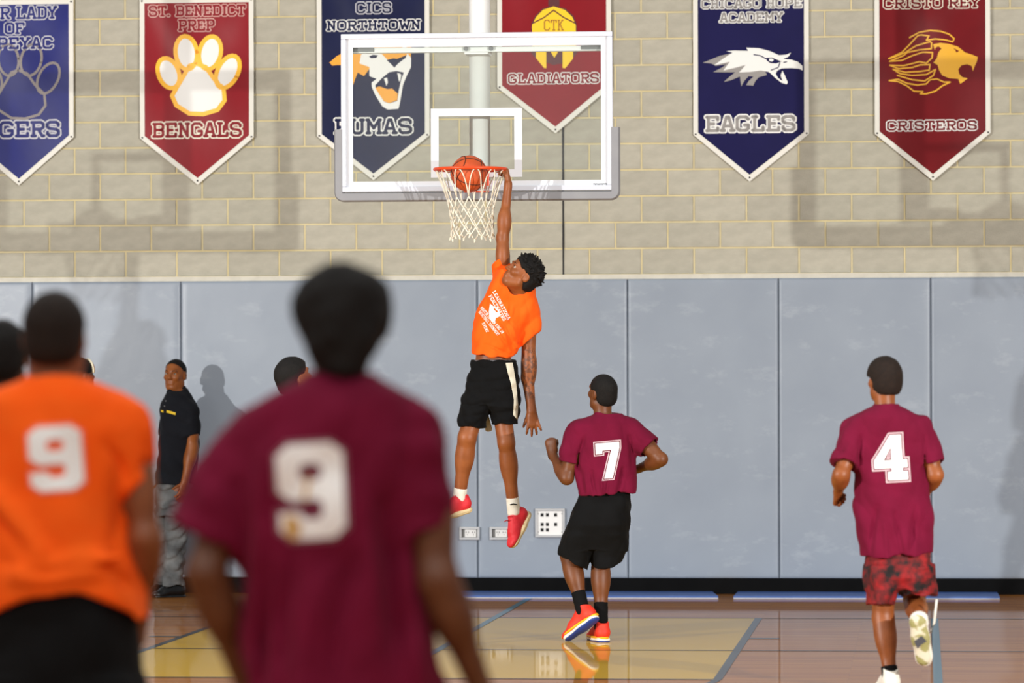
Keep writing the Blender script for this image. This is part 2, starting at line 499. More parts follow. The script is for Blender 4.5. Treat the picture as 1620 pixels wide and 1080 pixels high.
for a, b in zip(sx_[:-1], sx_[1:]):
    w = b - a - 0.005
    # softly pillowed vinyl front
    gx = [0, .006, .02] + [.06 + (w - .12) * i / 18 for i in range(19)] + [w - .02, w - .006, w]; ph_ = padtop - padbot
    gz = [0, .006, .02] + [.06 + (ph_ - .12) * i / 30 for i in range(31)] + [ph_ - .02, ph_ - .006, ph_]
    nx, nz_ = len(gx) - 1, len(gz) - 1
    vv = []; ff = []
    sd = random.uniform(0, 6)
    for j in range(nz_ + 1):
        for i in range(nx + 1):
            x = -w / 2 + gx[i]; z = padbot + gz[j]
            e = min(min(x + w / 2, w / 2 - x), min(z - padbot, padtop - z))
            bul = 0.012 * (1 - math.exp(-e / 0.004)) + 0.0016 * math.sin(3.1 * x + sd) * math.sin(1.7 * z + 2 * sd) + 0.0010 * math.sin(7 * x + 5 * z + sd)
            vv.append((x, -bul, z))
    for j in range(nz_):
        for i in range(nx):
            q = j * (nx + 1) + i; ff.append((q, q + 1, q + nx + 2, q + nx + 1))
    b0 = len(vv)
    bd = [i for i in range(nx + 1)] + [j * (nx + 1) + nx for j in range(1, nz_ + 1)] + [nz_ * (nx + 1) + i for i in range(nx - 1, -1, -1)] + [j * (nx + 1) for j in range(nz_ - 1, 0, -1)]
    for q in bd: vv.append((vv[q][0], 0.034, vv[q][2]))
    for i in range(len(bd)):
        j = (i + 1) % len(bd); ff.append((bd[j], bd[i], b0 + i, b0 + j))
    me = bpy.data.meshes.new('wall_pad'); me.from_pydata(vv, [], ff); me.polygons.foreach_set('use_smooth', [True] * len(ff)); me.update()
    link_mesh('wall_pad', me, M_PAD, wall, ((a + b) / 2, PADF + 0.014, 0))
bb_ = MB().box(((XL + XR) / 2, WALL - 0.014, padbot / 2 - 0.002), (XR - XL, 0.034, padbot - 0.004)).build('baseboard_back', M_BLACK)
tag(bb_, 'black rubber baseboard under the padded wall', 'baseboard', kind='structure')

# ---- blue floor mats along the wall
def floor_mat(px0, px1, fx0, fx1, label):
    yf = float(on_floor(1000, 946.5)[1]); yb = WALL - 0.05
    a = float(on_floor(px0, 946)[0]); b = float(on_floor(px1, 946)[0]); a2 = float(on_floor(fx0, 938.5)[0]); b2 = float(on_floor(fx1, 938.5)[0])
    cx = (a + b) / 2; t = empty('floor_mat', (cx, (yf + yb) / 2, 0)); hy = (yb - yf) / 2
    o = MB(); q = [(a - cx, -hy), (b - cx, -hy), (b2 - cx, hy), (a2 - cx, hy)]
    o.v = [(x, y, 0.001) for x, y in q] + [(x, y, 0.022) for x, y in q]
    o.f = [(0, 3, 2, 1), (4, 5, 6, 7)] + [(i, (i + 1) % 4, (i + 1) % 4 + 4, i + 4) for i in range(4)]
    o.build('mat_panel', M_BLUE, t, bevel=0.003)
    MB().box((0, -hy - 0.002, 0.004), (b - a, 0.006, 0.006)).build('edge_highlight', mat('mat_highlight', (196, 196, 200), 0.5), t)  # pale strip paints the bright reflection along the mat's near floor edge
    tag(t, label, 'mat', 'blue mats along the wall')
floor_mat(440, 1137, 444, 1128, 'long flat blue floor mat by wall below the outlet boxes')
floor_mat(1161, 1581, 1168, 1577, 'flat blue floor mat by wall behind the runner numbered 4')

# ---- electrical boxes let into the pads
M_OUT = mat('outlet_frame_metal', (186, 188, 190), 0.4, metal=0.3); M_PLATE = mat('white_plate', (222, 222, 220), 0.45); M_OUTIN = mat('outlet_recess', (112, 112, 110), 0.6)
def wall_box(name, x0p, y0p, x1p, y1p, label, kind):
    a = on_y(x0p, y0p, PADF); b = on_y(x1p, y1p, PADF)
    cx, cz = (a[0] + b[0]) / 2, (a[2] + b[2]) / 2; w = b[0] - a[0]; h = a[2] - b[2]
    t = empty(name, (cx, PADF, cz))
    fr = MB(); fw = 0.018
    fr.box((0, -0.012, h / 2 - fw / 2), (w, 0.032, fw)); fr.box((0, -0.012, -h / 2 + fw / 2), (w, 0.032, fw))
    fr.box((-w / 2 + fw / 2, -0.012, 0), (fw, 0.032, h - 2 * fw)); fr.box((w / 2 - fw / 2, -0.012, 0), (fw, 0.032, h - 2 * fw))
    fr.build('frame', M_OUT, t, bevel=0.002)
    if kind == 'outlet':
        MB().box((0, 0.001, 0), (w - 2 * fw, 0.01, h - 2 * fw)).build('recess', M_OUTIN, t)
        pl = MB().box((0.008, -0.008, 0), (w * 0.56, 0.008, h * 0.58)).build('plate', M_PLATE, t)
        for sx in (-1, 1):
            for dx, dz in ((-0.009, 0.008), (0.009, 0.008), (0, -0.010)):
                MB().box((0.008 + sx * 0.024 + dx, -0.013, dz), (0.0045, 0.004, 0.011 if dz > 0 else 0.006)).build('socket_slot', M_DARK, pl)
    else:
        pl = MB().box((0, -0.006, 0), (w - 2 * fw, 0.012, h - 2 * fw)).build('plate', mat('panel_white', (238, 238, 236), 0.4), t)
        xs = [-0.062, -0.021, 0.043]; zs = [0.062, -0.012, -0.054]
        for i, z in enumerate(zs):
            for j, x in enumerate(xs):
                if i == 2 and j == 2: continue
                MB().box((x, -0.013, z), (0.023, 0.004, 0.026)).build('square_port', M_DARK, pl)
        for sx in (-1, 1):
            for sz in (-1, 1):
                MB().sphere((sx * (w / 2 - 0.024), -0.014, sz * (h / 2 - 0.04)), 0.004, 8, 5).build('screw', M_STEEL, pl)
    tag(t, label, 'outlet box')
wall_box('outlet_box', 727, 833, 759, 853.5, 'small metal outlet box just below the raised red shoe', 'outlet')
wall_box('outlet_box', 775, 833, 808, 853.5, 'small metal outlet box partly hidden behind the lower red shoe', 'outlet')
wall_box('jack_panel', 847, 804, 894, 849.5, 'square white wall plate with rows of black square ports', 'panel')

# ================================================================== BANNERS
FONT = {
 'A': [[(0.2,0),(1.6,6),(2.4,6),(3.8,0)],[(0.8,2),(3.2,2)],[(-.3,0),(.9,0)],[(3.1,0),(4.3,0)]],
 'B': [[(.6,0),(.6,6)],[(0,6),(3.2,6),(4,5.2),(4,3.8),(3.2,3.1),(.6,3.1)],[(3.2,3.1),(4,2.4),(4,.8),(3.2,0),(0,0)]],
 'C': [[(4,4.9),(3.1,6),(.9,6),(0,5.1),(0,.9),(.9,0),(3.1,0),(4,1.1)]],
 'D': [[(.6,0),(.6,6)],[(0,6),(3,6),(4,5),(4,1),(3,0),(0,0)]],
 'E': [[(.6,0),(.6,6)],[(0,6),(3.9,6),(3.9,4.8)],[(.6,3),(2.5,3)],[(0,0),(3.9,0),(3.9,1.2)]],
 'F': [[(.6,0),(.6,6)],[(0,6),(3.9,6),(3.9,4.8)],[(.6,3),(2.5,3)],[(0,0),(1.4,0)]],
 'G': [[(4,5.0),(3.1,6),(.9,6),(0,5.1),(0,.9),(.9,0),(3.1,0),(4,.9),(4,2.4),(2.6,2.4)]],
 'H': [[(.6,0),(.6,6)],[(3.4,0),(3.4,6)],[(.6,3),(3.4,3)],[(0,0),(1.2,0)],[(0,6),(1.2,6)],[(2.8,0),(4,0)],[(2.8,6),(4,6)]],
 'I': [[(1,0),(1,6)],[(0.2,6),(1.8,6)],[(0.2,0),(1.8,0)]],
 'K': [[(.6,0),(.6,6)],[(3.6,6),(.7,2.6)],[(1.6,3.6),(3.7,0)],[(0,0),(1.2,0)],[(0,6),(1.2,6)],[(3,6),(4.1,6)],[(3,0),(4.2,0)]],
 'L': [[(.8,0),(.8,6)],[(0.1,6),(1.6,6)],[(0.1,0),(3.8,0),(3.8,1.4)]],
 'M': [[(.5,0),(.5,6),(2.4,2.2),(4.3,6),(4.3,0)],[(0,0),(1,0)],[(0,6),(.6,6)],[(3.8,0),(4.8,0)],[(4.2,6),(4.8,6)]],
 'N': [[(.6,0),(.6,6),(3.4,0),(3.4,6)],[(0,0),(1.2,0)],[(0,6),(.7,6)],[(2.8,6),(4,6)]],
 'O': [[(.9,6),(3.1,6),(4,5.1),(4,.9),(3.1,0),(.9,0),(0,.9),(0,5.1),(.9,6)]],
 'P': [[(.6,0),(.6,6)],[(0,6),(3.2,6),(4,5.2),(4,3.5),(3.2,2.7),(.6,2.7)],[(0,0),(1.4,0)]],
 'R': [[(.6,0),(.6,6)],[(0,6),(3.2,6),(4,5.2),(4,3.8),(3.2,3),(.6,3)],[(2.2,3),(3.6,0),(4.2,0)],[(0,0),(1.2,0)]],
 'S': [[(3.9,4.5),(3.9,5.2),(3.1,6),(.9,6),(0,5.2),(0,4),(.8,3.2),(3.2,2.8),(4,2),(4,.8),(3.1,0),(.9,0),(.1,.8),(.1,1.5)]],
 'T': [[(2,0),(2,6)],[(0,4.7),(0,6),(4,6),(4,4.7)],[(1.2,0),(2.8,0)]],
 'U': [[(.5,6),(.5,.9),(1.3,0),(2.9,0),(3.7,.9),(3.7,6)],[(0,6),(1.1,6)],[(3.1,6),(4.2,6)]],
 'V': [[(.3,6),(2,0),(3.7,6)],[(-.2,6),(.9,6)],[(3.1,6),(4.2,6)]],
 'W': [[(.2,6),(1.3,0),(2.5,4),(3.7,0),(4.8,6)],[(-.2,6),(.8,6)],[(4.2,6),(5.2,6)]],
 'Y': [[(.2,6),(2,3),(3.8,6)],[(2,3),(2,0)],[(1.2,0),(2.8,0)],[(-.2,6),(.9,6)],[(3.1,6),(4.2,6)]],
 '.': [[(0,0),(.4,0)]], ',': [[(0,0),(.2,-.8)]], ' ': [],
}
def adv(ch):
    return {'I': 2.0, 'M': 4.8, 'W': 5.0, '.': .6, ',': .5, ' ': 1.6}.get(ch, 4.1)
def text_strokes(txt, gap=1.3):
    x = 0; out = []
    for ch in txt:
        for pl in FONT[ch]: out.append([(x + a, b) for a, b in pl])
        x += adv(ch) + gap
    return out, x - gap
def stroke_mesh(polys, w, z, fn, sub=0.08):
    """polyline strokes of width w in the x,z plane; fn(x,z)->y of the carrier; z = lift off it"""
    mb = MB(); hw = w / 2
    def put(x, zz): mb.v.append((x, fn(x, zz) - z, zz)); return len(mb.v) - 1
    for pl in polys:
        for i, p in enumerate(pl):
            c = [put(p[0] + hw * 1.06 * math.cos(math.pi / 8 + a * math.pi / 4), p[1] + hw * 1.06 * math.sin(math.pi / 8 + a * math.pi / 4)) for a in range(8)]
            mb.f.append(tuple(c))
        for p, q in zip(pl[:-1], pl[1:]):
            dx, dz = q[0] - p[0], q[1] - p[1]; l = math.hypot(dx, dz)
            if l < 1e-9: continue
            nx, nz_ = -dz / l * hw, dx / l * hw
            n = max(1, int(l / sub)); pr = None
            for k in range(n + 1):
                t = k / n; x, y = p[0] + dx * t, p[1] + dz * t
                cu = (put(x + nx, y + nz_), put(x - nx, y - nz_))
                if pr: mb.f.append((pr[0], pr[1], cu[1], cu[0]))
                pr = cu
    me = bpy.data.meshes.new('lettering'); me.from_pydata(mb.v, [], mb.f); me.update()
    # make all normals face the camera side (-y)
    bm = bmesh.new(); bm.from_mesh(me)
    for f in bm.faces:
        f.normal_update()
        if f.normal.y > 0: f.normal_flip()
    bm.to_mesh(me); bm.free()
    return me

class Banner:
    def __init__(s, left, right, ytop, ycor, tip, ytip, base, label, seed, amp=0.006):
        s.yw = WALL - 0.022
        a = on_y(left, ycor, s.yw); b = on_y(right, ycor, s.yw); t = on_y(tip, ytip, s.yw)
        s.top = float(on_y((left + right) / 2, ytop, s.yw)[2]); s.cx = float((a[0] + b[0]) / 2)
        s.root = empty('school_banner', (s.cx, s.yw, s.top)); tag(s.root, label, 'banner', 'school banners on the block wall')
        s.hw = float(b[0] - a[0]) / 2; s.zc = float((a[2] + b[2]) / 2) - s.top; s.tip = (float(t[0]) - s.cx, float(t[2]) - s.top)
        rg = np.random.RandomState(seed); s.ph = rg.uniform(0, 6, 6); s.amp = amp
        bw = 0.037
        outer = [(-s.hw, 0), (s.hw, 0), (s.hw, s.zc), s.tip, (-s.hw, s.zc)]
        k = s.hw - bw
        inner = [(-k, -bw), (k, -bw), (k, s.zc + bw * 0.45), (s.tip[0], s.tip[1] + bw * 1.4), (-k, s.zc + bw * 0.45)]
        s.fill('hem_border', [outer], mat('banner_white_hem', (226, 224, 214), 0.5), 0)
        s.fill('cloth_field', [inner], base, 0.0015)
        for (x, z) in ((-s.hw + .018, s.zc + .004), (s.hw - .018, s.zc + .004), (s.tip[0], s.tip[1] + .03), (-s.hw + .018, -.018), (s.hw - .018, -.018)):
            MB().sphere((x, s.wave(x, z) - 0.004, z), (0.007, 0.004, 0.007), 10, 6).build('grommet', M_DARK, s.root)
    def wave(s, x, z):
        a = s.amp; p = s.ph
        # folds running down from the top corners
        u1 = math.atan2(x + s.hw + .1, -z + .25); u2 = math.atan2(s.hw + .1 - x, -z + .25)
        env = min(1.0, 0.25 + abs(z) * 1.2)
        return -abs(a) * 1.5 + a * env * (0.5 * math.sin(13 * u1 + p[0]) + 0.5 * math.sin(12 * u2 + p[1]) + 0.35 * math.sin(5 * z + p[2]) + 0.5 * math.sin(4 * x + p[3]))
    def px(s, x, y):
        w = on_y(x, y, s.yw); return (float(w[0]) - s.cx, float(w[2]) - s.top)
    def fill(s, name, polys, m, lift, step=0.03):
        v, f = tess(polys, step)
        y = np.array([s.wave(a, b) - lift for a, b in v])
        me = np_mesh(name, np.stack([v[:, 0], y, v[:, 1]], 1), f[:, ::1])
        nn = np.zeros(len(me.polygons) * 3); me.polygons.foreach_get('normal', nn)
        if nn[1::3].mean() > 0: me.flip_normals()
        return link_mesh(name, me, m, s.root)
    def shape(s, name, pts, m, lift, crop=None, step=0.03):
        """pts in photo pixels, or in a crop (x0, y0, scale)"""
        if crop: pts = [(crop[0] + a / crop[2], crop[1] + b / crop[2]) for a, b in pts]
        return s.fill(name, [[s.px(a, b) for a, b in pts]], m, lift, step)
    def strokes(s, name, pls, w, m, lift, crop=None):
        if crop: pls = [[(crop[0] + a / crop[2], crop[1] + b / crop[2]) for a, b in pl] for pl in pls]
        me = stroke_mesh([[s.px(a, b) for a, b in pl] for pl in pls], w, lift, s.wave)
        me.name = name
        return link_mesh(name, me, m, s.root)
    def text(s, txt, x0, x1, y0, y1, layers, lift=0.003):
        """fit txt into the pixel box; layers = [(stroke width in letter units, material)]"""
        st, wd_ = text_strokes(txt); a = s.px(x0, y1); b = s.px(x1, y0)
        o = layers[0][0] / 2
        sx = (b[0] - a[0]) / (wd_ + 2 * o); sz = (b[1] - a[1]) / (6 + 2 * o)
        x = 0
        for ch in txt:
            if FONT[ch]:
                pls = [[(a[0] + (x + q[0] + o) * sx, a[1] + (q[1] + o) * sz) for q in pl] for pl in FONT[ch]]
                par = s.root
                for i, (w, m) in enumerate(layers):
                    me = stroke_mesh(pls, w * (sx * 0.5 + sz * 0.5), lift + 0.0013 * i, s.wave)
                    ob = link_mesh('letter' if i == 0 else 'letter_inline', me, m, par); par = ob
            x += adv(ch) + 1.3
def vinyl(name, c, c2): return mat(name, c, 0.38, c2, 2.5, 0.14, 4.0, spec=0.16)
V_RED = vinyl('vinyl_red', (134, 14, 26), (142, 17, 30)); V_MAR = vinyl('vinyl_maroon', (106, 7, 17), (116, 10, 20)); V_ROY = vinyl('vinyl_royal', (6, 16, 100), (9, 22, 112)); V_NAV = vinyl('vinyl_navy', (13, 20, 58), (16, 24, 65)); V_IND = vinyl('vinyl_indigo', (15, 12, 66), (18, 15, 72))
B_WHT = mat('banner_print_white', (236, 236, 232), 0.45); B_GRY = mat('banner_print_grey', (146, 142, 138), 0.45); B_YEL = mat('banner_print_yellow', (255, 190, 12), 0.45)
B_ORG = mat('banner_print_amber', (240, 164, 20), 0.45); B_GLD = mat('banner_print_gold', (232, 172, 10), 0.45); B_DRK = mat('banner_print_black', (22, 20, 26), 0.45); B_OLV = mat('banner_print_dull_gold', (122, 112, 108), 0.45); B_CRM = mat('banner_print_cream', (232, 226, 206), 0.45); B_DKR = mat('banner_print_dark_red', (84, 14, 22), 0.45); B_LEM = mat('banner_print_lemon', (250, 206, 0), 0.45)
B_ROSE = mat('banner_print_rose', (206, 160, 150), 0.45); B_SIL = mat('banner_print_silver', (190, 190, 196), 0.45)
def rot_ell(cx, cy, rx, ry, deg, n=20, egg=0.0):
    out = []
    for i in range(n):
        a = 2 * math.pi * i / n
        x = rx * math.cos(a); y = ry * math.sin(a); x *= 1 + egg * math.sin(a)
        c, s_ = math.cos(R(deg)), math.sin(R(deg))
        out.append((cx + x * c - y * s_, cy + x * s_ + y * c))
    return out
def paw(b, x, y, sc, fillm, linem, lw):
    toes = [(-49, 4, 17, 26, -20), (-19, -30, 18, 28, -6), (21, -30, 18, 28, 12), (51, 2, 17, 29, 26)]
    pad = [(-2, -12), (14, -6), (28, 14), (44, 30), (46, 50), (34, 66), (10, 73), (-14, 72), (-36, 58), (-43, 42), (-34, 26), (-22, 6), (-14, -8)]
    shapes = [[(x + p[0] * sc, y + p[1] * sc) for p in rot_ell(t[0], t[1], t[2], t[3], t[4])] for t in toes] + [[(x + p[0] * sc, y + p[1] * sc) for p in pad]]
    for i, sh in enumerate(shapes):
        if fillm: b.shape('paw_pad' if i == 4 else 'paw_toe', sh, fillm, 0.0036)
        b.strokes('paw_outline', [sh + sh[:1]], lw, linem, 0.0042)

W2 = [(1.9, B_WHT)]
def two(fillm, edge=B_WHT, wo=2.35, wi=1.25): return [(wo, edge), (wi, fillm)]
# royal blue banner cut by the left frame edge
b1 = Banner(-58, 117, 0, 218, 30, 293, V_ROY, 'royal blue banner with grey paw outline, lettered TIGERS, cut by frame edge', 1)
b1.text('OUR LADY', -34, 93, 8, 33, two(V_ROY, B_SIL)); b1.text('OF', 6, 42, 34, 56, two(V_ROY, B_SIL)); b1.text('TEPEYAC', -42, 87, 57, 80, two(V_ROY, B_SIL)); b1.text('TIGERS', -43, 99, 189, 220, two(V_ROY, B_SIL))
paw(b1, 31, 122, 0.90, None, B_OLV, 0.020)
b2 = Banner(222, 402, -3, 218, 313, 292, V_RED, 'red banner with white paw print, lettered BENGALS', 2, 0.008)
b2.text('ST. BENEDICT', 234, 391, 6, 28, two(V_RED, B_ROSE)); b2.text('PREP', 281, 342, 29, 51, two(V_RED, B_ROSE)); b2.text('BENGALS', 239, 386, 191, 220, two(V_RED, B_CRM))
paw(b2, 313, 112, 0.94, B_WHT, B_YEL, 0.034)
b3 = Banner(502, 680, -70, 215, 591, 285, V_NAV, 'navy banner with snarling puma head, lettered PUMAS, partly behind backboard', 3)
b3.text('CICS', 562, 622, 2, 23, two(V_NAV, B_SIL, 2.35, 1.1)); b3.text('NORTHTOWN', 515, 668, 30, 50, two(V_NAV, B_WHT)); b3.text('PUMAS', 527, 656, 185, 215, two(V_NAV, B_WHT))
C3 = (490, 0, 3.484)
b3.shape('puma_head_fill', [(110,345),(150,310),(170,300),(200,240),(260,200),(400,195),(480,215),(560,260),(560,330),(545,300),(470,330),(420,340),(400,400),(370,410),(330,380),(300,420),(265,400),(250,440),(240,470),(232,420),(215,360),(160,358),(125,362)], B_ORG, 0.003, C3)
b3.shape('puma_muzzle', [(285,300),(330,280),(400,300),(430,330),(470,365),(530,320),(545,280),(530,250),(490,235),(560,320),(560,370),(535,420),(515,470),(498,570),(490,600),(430,604),(400,585),(360,520),(343,480),(342,455),(370,435),(330,420),(330,370),(275,350)], B_WHT, 0.0042, C3)
b3.shape('puma_mouth', [(362,470),(400,430),(440,398),(480,392),(520,400),(505,440),(492,500),(484,556),(440,570),(410,560),(385,520),(366,490)], V_NAV, 0.0054, C3)
b3.shape('puma_tongue', [(362,484),(385,476),(430,492),(455,488),(486,516),(484,552),(440,568),(412,560),(385,522)], B_ORG, 0.0062, C3)
b3.shape('puma_nose', [(425,332),(465,322),(502,330),(490,350),(468,374),(448,352)], V_NAV, 0.0058, C3)
b3.shape('puma_fang', [(410,432),(428,428),(432,455),(424,474)], B_WHT, 0.0064, C3); b3.shape('puma_fang', [(484,402),(506,410),(502,440),(494,452)], B_WHT, 0.0064, C3)
b3.shape('puma_eye', [(328,312),(352,302),(378,306),(368,320),(340,322)], V_NAV, 0.0056, C3)
b4 = Banner(787, 967, -140, 138, 879, 211, V_RED, 'red banner with yellow helmet emblem, lettered GLADIATORS, partly behind backboard', 4)
b4.text('GLADIATORS', 802, 950, 114, 134, two(V_RED, B_WHT, 2.35, 1.15))
C4 = (760, 0, 3.271)
b4.shape('helmet_shadow', [(255,262),(510,262),(490,290),(470,310),(440,330),(400,332),(380,338),(340,322),(300,310),(275,290)], B_DKR, 0.003, C4)
b4.shape('helmet_crest', [(352,-40),(410,-40),(410,32),(352,32)], B_DKR, 0.003, C4)
b4.strokes('helmet_outline', [[(268,160),(270,125),(290,85),(325,50),(380,32),(440,50),(478,85),(494,125),(496,160)]], 0.014, B_DKR, 0.0034, C4)
b4.shape('helmet_dome', [(270,262),(268,130),(290,88),(325,52),(380,34),(438,52),(476,88),(494,130),(496,262)], B_LEM, 0.0038, C4)
b4.shape('helmet_cheek', [(288,250),(342,250),(342,354),(330,352),(288,300)], B_LEM, 0.0044, C4); b4.shape('helmet_cheek', [(482,250),(426,250),(426,352),(440,354),(480,304)], B_LEM, 0.0044, C4)
b4.shape('helmet_slot', [(342,262),(426,262),(426,330),(384,334),(342,325)], B_DKR, 0.0050, C4)
b4.shape('helmet_nose', [(356,255),(412,255),(384,300)], B_LEM, 0.0056, C4)
b4.strokes('helmet_brow', [[(270,122),(330,92),(380,54),(430,90),(494,122)]], 0.010, B_DKR, 0.0060, C4)
b4.text('CTK', 861, 892, 31, 49, [(.8, mat('banner_print_bronze', (170, 112, 16), 0.5))], 0.0062)
b5 = Banner(1097, 1280, -60, 212.5, 1186, 287, V_IND, 'dark blue banner with white eagle head, lettered EAGLES', 5, 0.003)
b5.text('CHICAGO HOPE', 1108, 1271, -4, 15, two(B_GRY)); b5.text('ACADEMY', 1137, 1241, 18, 37, two(B_GRY)); b5.text('EAGLES', 1113, 1262, 180, 211, two(B_GRY))
C5 = (1070, 0, 3.6)
b5.shape('eagle_feather_shadow', [(150,358),(250,318),(330,300),(420,330),(500,395),(516,427),(470,440),(450,462),(438,488),(398,485),(412,462),(440,436),(412,434),(388,460),(370,493),(362,436),(310,458),(270,467),(310,432),(335,412),(270,412),(210,411),(260,385),(285,366),(225,376),(200,362)], B_GRY, 0.0032, C5)
b5.shape('eagle_head', [(285,292),(330,288),(410,290),(398,272),(470,275),(535,292),(585,315),(625,312),(652,301),(640,322),(610,336),(655,340),(692,352),(718,375),(719,402),(700,392),(650,388),(600,390),(575,402),(566,420),(580,445),(605,462),(594,430),(604,402),(618,430),(635,470),(628,480),(600,472),(565,445),(528,410),(480,402),(420,410),(358,413),(395,370),(330,388),(268,402),(305,352),(235,368),(215,372),(262,338),(320,300)], B_WHT, 0.0044, C5)
b5.shape('eagle_mouth', [(570,414),(600,398),(606,425),(622,462),(600,452),(578,436)], V_IND, 0.0040, C5)
b5.shape('eagle_eye', [(512,330),(545,328),(572,340),(600,350),(570,362),(535,360),(515,345)], V_IND, 0.0054, C5)
b5.shape('eagle_eye_white', [(528,335),(545,333),(556,342),(545,352),(530,348)], B_WHT, 0.0062, C5)
b5.strokes('eagle_brow', [[(442,312),(480,318),(512,336)], [(590,358),(580,385),(540,400)], [(612,356),(628,352)]], 0.008, V_IND, 0.0056, C5)
b6 = Banner(1384, 1567, -60, 211, 1476, 286, V_MAR, 'maroon banner with gold lion head, lettered CRISTEROS', 6, 0.009)
b6.text('CRISTO REY', 1396, 1552, -5, 15, two(V_MAR, B_CRM)); b6.text('CRISTEROS', 1401, 1548, 189, 208, two(V_MAR, B_WHT, 2.35, 1.15))
C6 = (1360, 0, 3.6)
b6.shape('lion_head', [(418,252),(460,244),(510,250),(560,266),(602,300),(640,312),(672,325),(668,350),(656,375),(645,405),(638,376),(612,366),(580,372),(562,395),(566,420),(585,440),(616,446),(596,462),(572,479),(562,450),(510,446),(470,430),(452,400),(444,370),(420,358),(440,330),(448,300),(466,276),(448,264),(432,272),(428,286)], B_GLD, 0.0034, C6)
b6.shape('lion_eye', [(534,274),(566,290),(552,300),(546,288)], V_MAR, 0.0044, C6)
b6.strokes('lion_mane', [[(285,215),(340,185),(400,174),(460,178),(510,195),(538,220),(530,238),(480,226),(430,222),(380,230),(395,205),(350,200),(330,205),(280,260),(240,300),(165,335),(200,325),(260,300),(320,262),(400,238),(410,244),(408,278),(340,285),(270,300),(250,318),(170,350),(240,345),(300,318),(360,298),(415,300),(412,330),(380,360),(340,352),(250,375),(172,372),(220,392),(300,385),(345,370),(400,368),(396,400),(340,408),(260,412),(190,395),(230,420),(300,430),(380,425),(432,396),(420,430),(370,462),(300,455),(215,430)],
   [(168,460),(220,452),(270,475),(330,485),(380,478),(400,455),(440,450),(480,468),(515,468),(470,490),(430,520),(380,535),(345,535),(360,522),(310,520),(270,490),(220,465),(168,460)]], 0.011, B_GLD, 0.0036, C6)

# ================================================================== THE HOOP
s_bb = F / 27.46
hoop = empty('basketball_hoop', (BBX, BBY, 0))
tag(hoop, 'glass backboard on white mast with orange rim and white net', 'basketball hoop')
def bz(py): return CAMH + (HOR - py) / s_bb
ZB0, ZB1 = bz(302), bz(52); BW = 1.829
def glass_material():
    m = bpy.data.materials.new('backboard_glass'); m.use_nodes = True
    nt = m.node_tree; N = nt.nodes; L = nt.links; N.remove(N['Principled BSDF'])
    tr_ = N.new('ShaderNodeBsdfTransparent'); tr_.inputs[0].default_value = (0.95, 0.97, 0.96, 1)
    gl = N.new('ShaderNodeBsdfGlossy'); gl.inputs['Roughness'].default_value = 0.03
    df = N.new('ShaderNodeBsdfDiffuse'); df.inputs[0].default_value = (0.8, 0.82, 0.82, 1)
    fr = N.new('ShaderNodeFresnel'); fr.inputs[0].default_value = 1.35
    m1 = N.new('ShaderNodeMixShader'); m2 = N.new('ShaderNodeMixShader'); m2.inputs[0].default_value = 0.022
    L.new(tr_.outputs[0], m2.inputs[1]); L.new(df.outputs[0], m2.inputs[2])
    L.new(fr.outputs[0], m1.inputs[0]); L.new(m2.outputs[0], m1.inputs[1]); L.new(gl.outputs[0], m1.inputs[2])
    L.new(m1.outputs[0], N['Material Output'].inputs[0])
    return m
zc = (ZB0 + ZB1) / 2; hh = ZB1 - ZB0
pane = MB().box((0, 0.012, zc), (BW - 0.03, 0.012, hh - 0.03)).build('glass_pane', glass_material(), hoop)
fr = MB(); ft = 0.034
fr.box((0, 0.01, ZB1 - ft / 2), (BW, 0.07, ft)); fr.box((0, 0.01, ZB0 + ft / 2), (BW, 0.07, ft))
fr.box((-BW / 2 + ft / 2, 0.01, zc), (ft, 0.07, hh - 2 * ft)); fr.box((BW / 2 - ft / 2, 0.01, zc), (ft, 0.07, hh - 2 * ft))
fr.build('backboard_frame', M_FRAME, hoop, bevel=0.004)
bd = MB(); t = 0.055; e = ft
x1 = BW / 2 - e
bd.box((0, 0.003, ZB1 - e - t / 2), (2 * x1, 0.004, t)); bd.box((0, 0.003, ZB0 + e + (t - .02) / 2), (2 * x1, 0.004, t - .02))
zb_, zt_ = ZB0 + e + t - .01 - .01, ZB1 - e - t
for sx in (-1, 1): bd.box((sx * (x1 - .022), 0.003, (zb_ + zt_) / 2), (0.044, 0.004, zt_ - zb_))
bd.build('painted_border', M_WHITE, pane)
sq = MB(); sx0, sx1 = (681 - 754) / s_bb, (826 - 754) / s_bb; sz0, sz1 = bz(280), bz(171); lw = 0.052
sq.box(((sx0 + sx1) / 2, 0.003, sz1 - lw / 2), (sx1 - sx0, 0.004, lw)); sq.box(((sx0 + sx1) / 2, 0.003, sz0 + lw / 2), (sx1 - sx0, 0.004, lw))
sq.box((sx0 + lw / 2, 0.003, (sz0 + sz1) / 2), (lw, 0.004, sz1 - sz0 - 2 * lw)); sq.box((sx1 - lw / 2, 0.003, (sz0 + sz1) / 2), (lw, 0.004, sz1 - sz0 - 2 * lw))
sq.build('target_square', M_WHITE, pane)
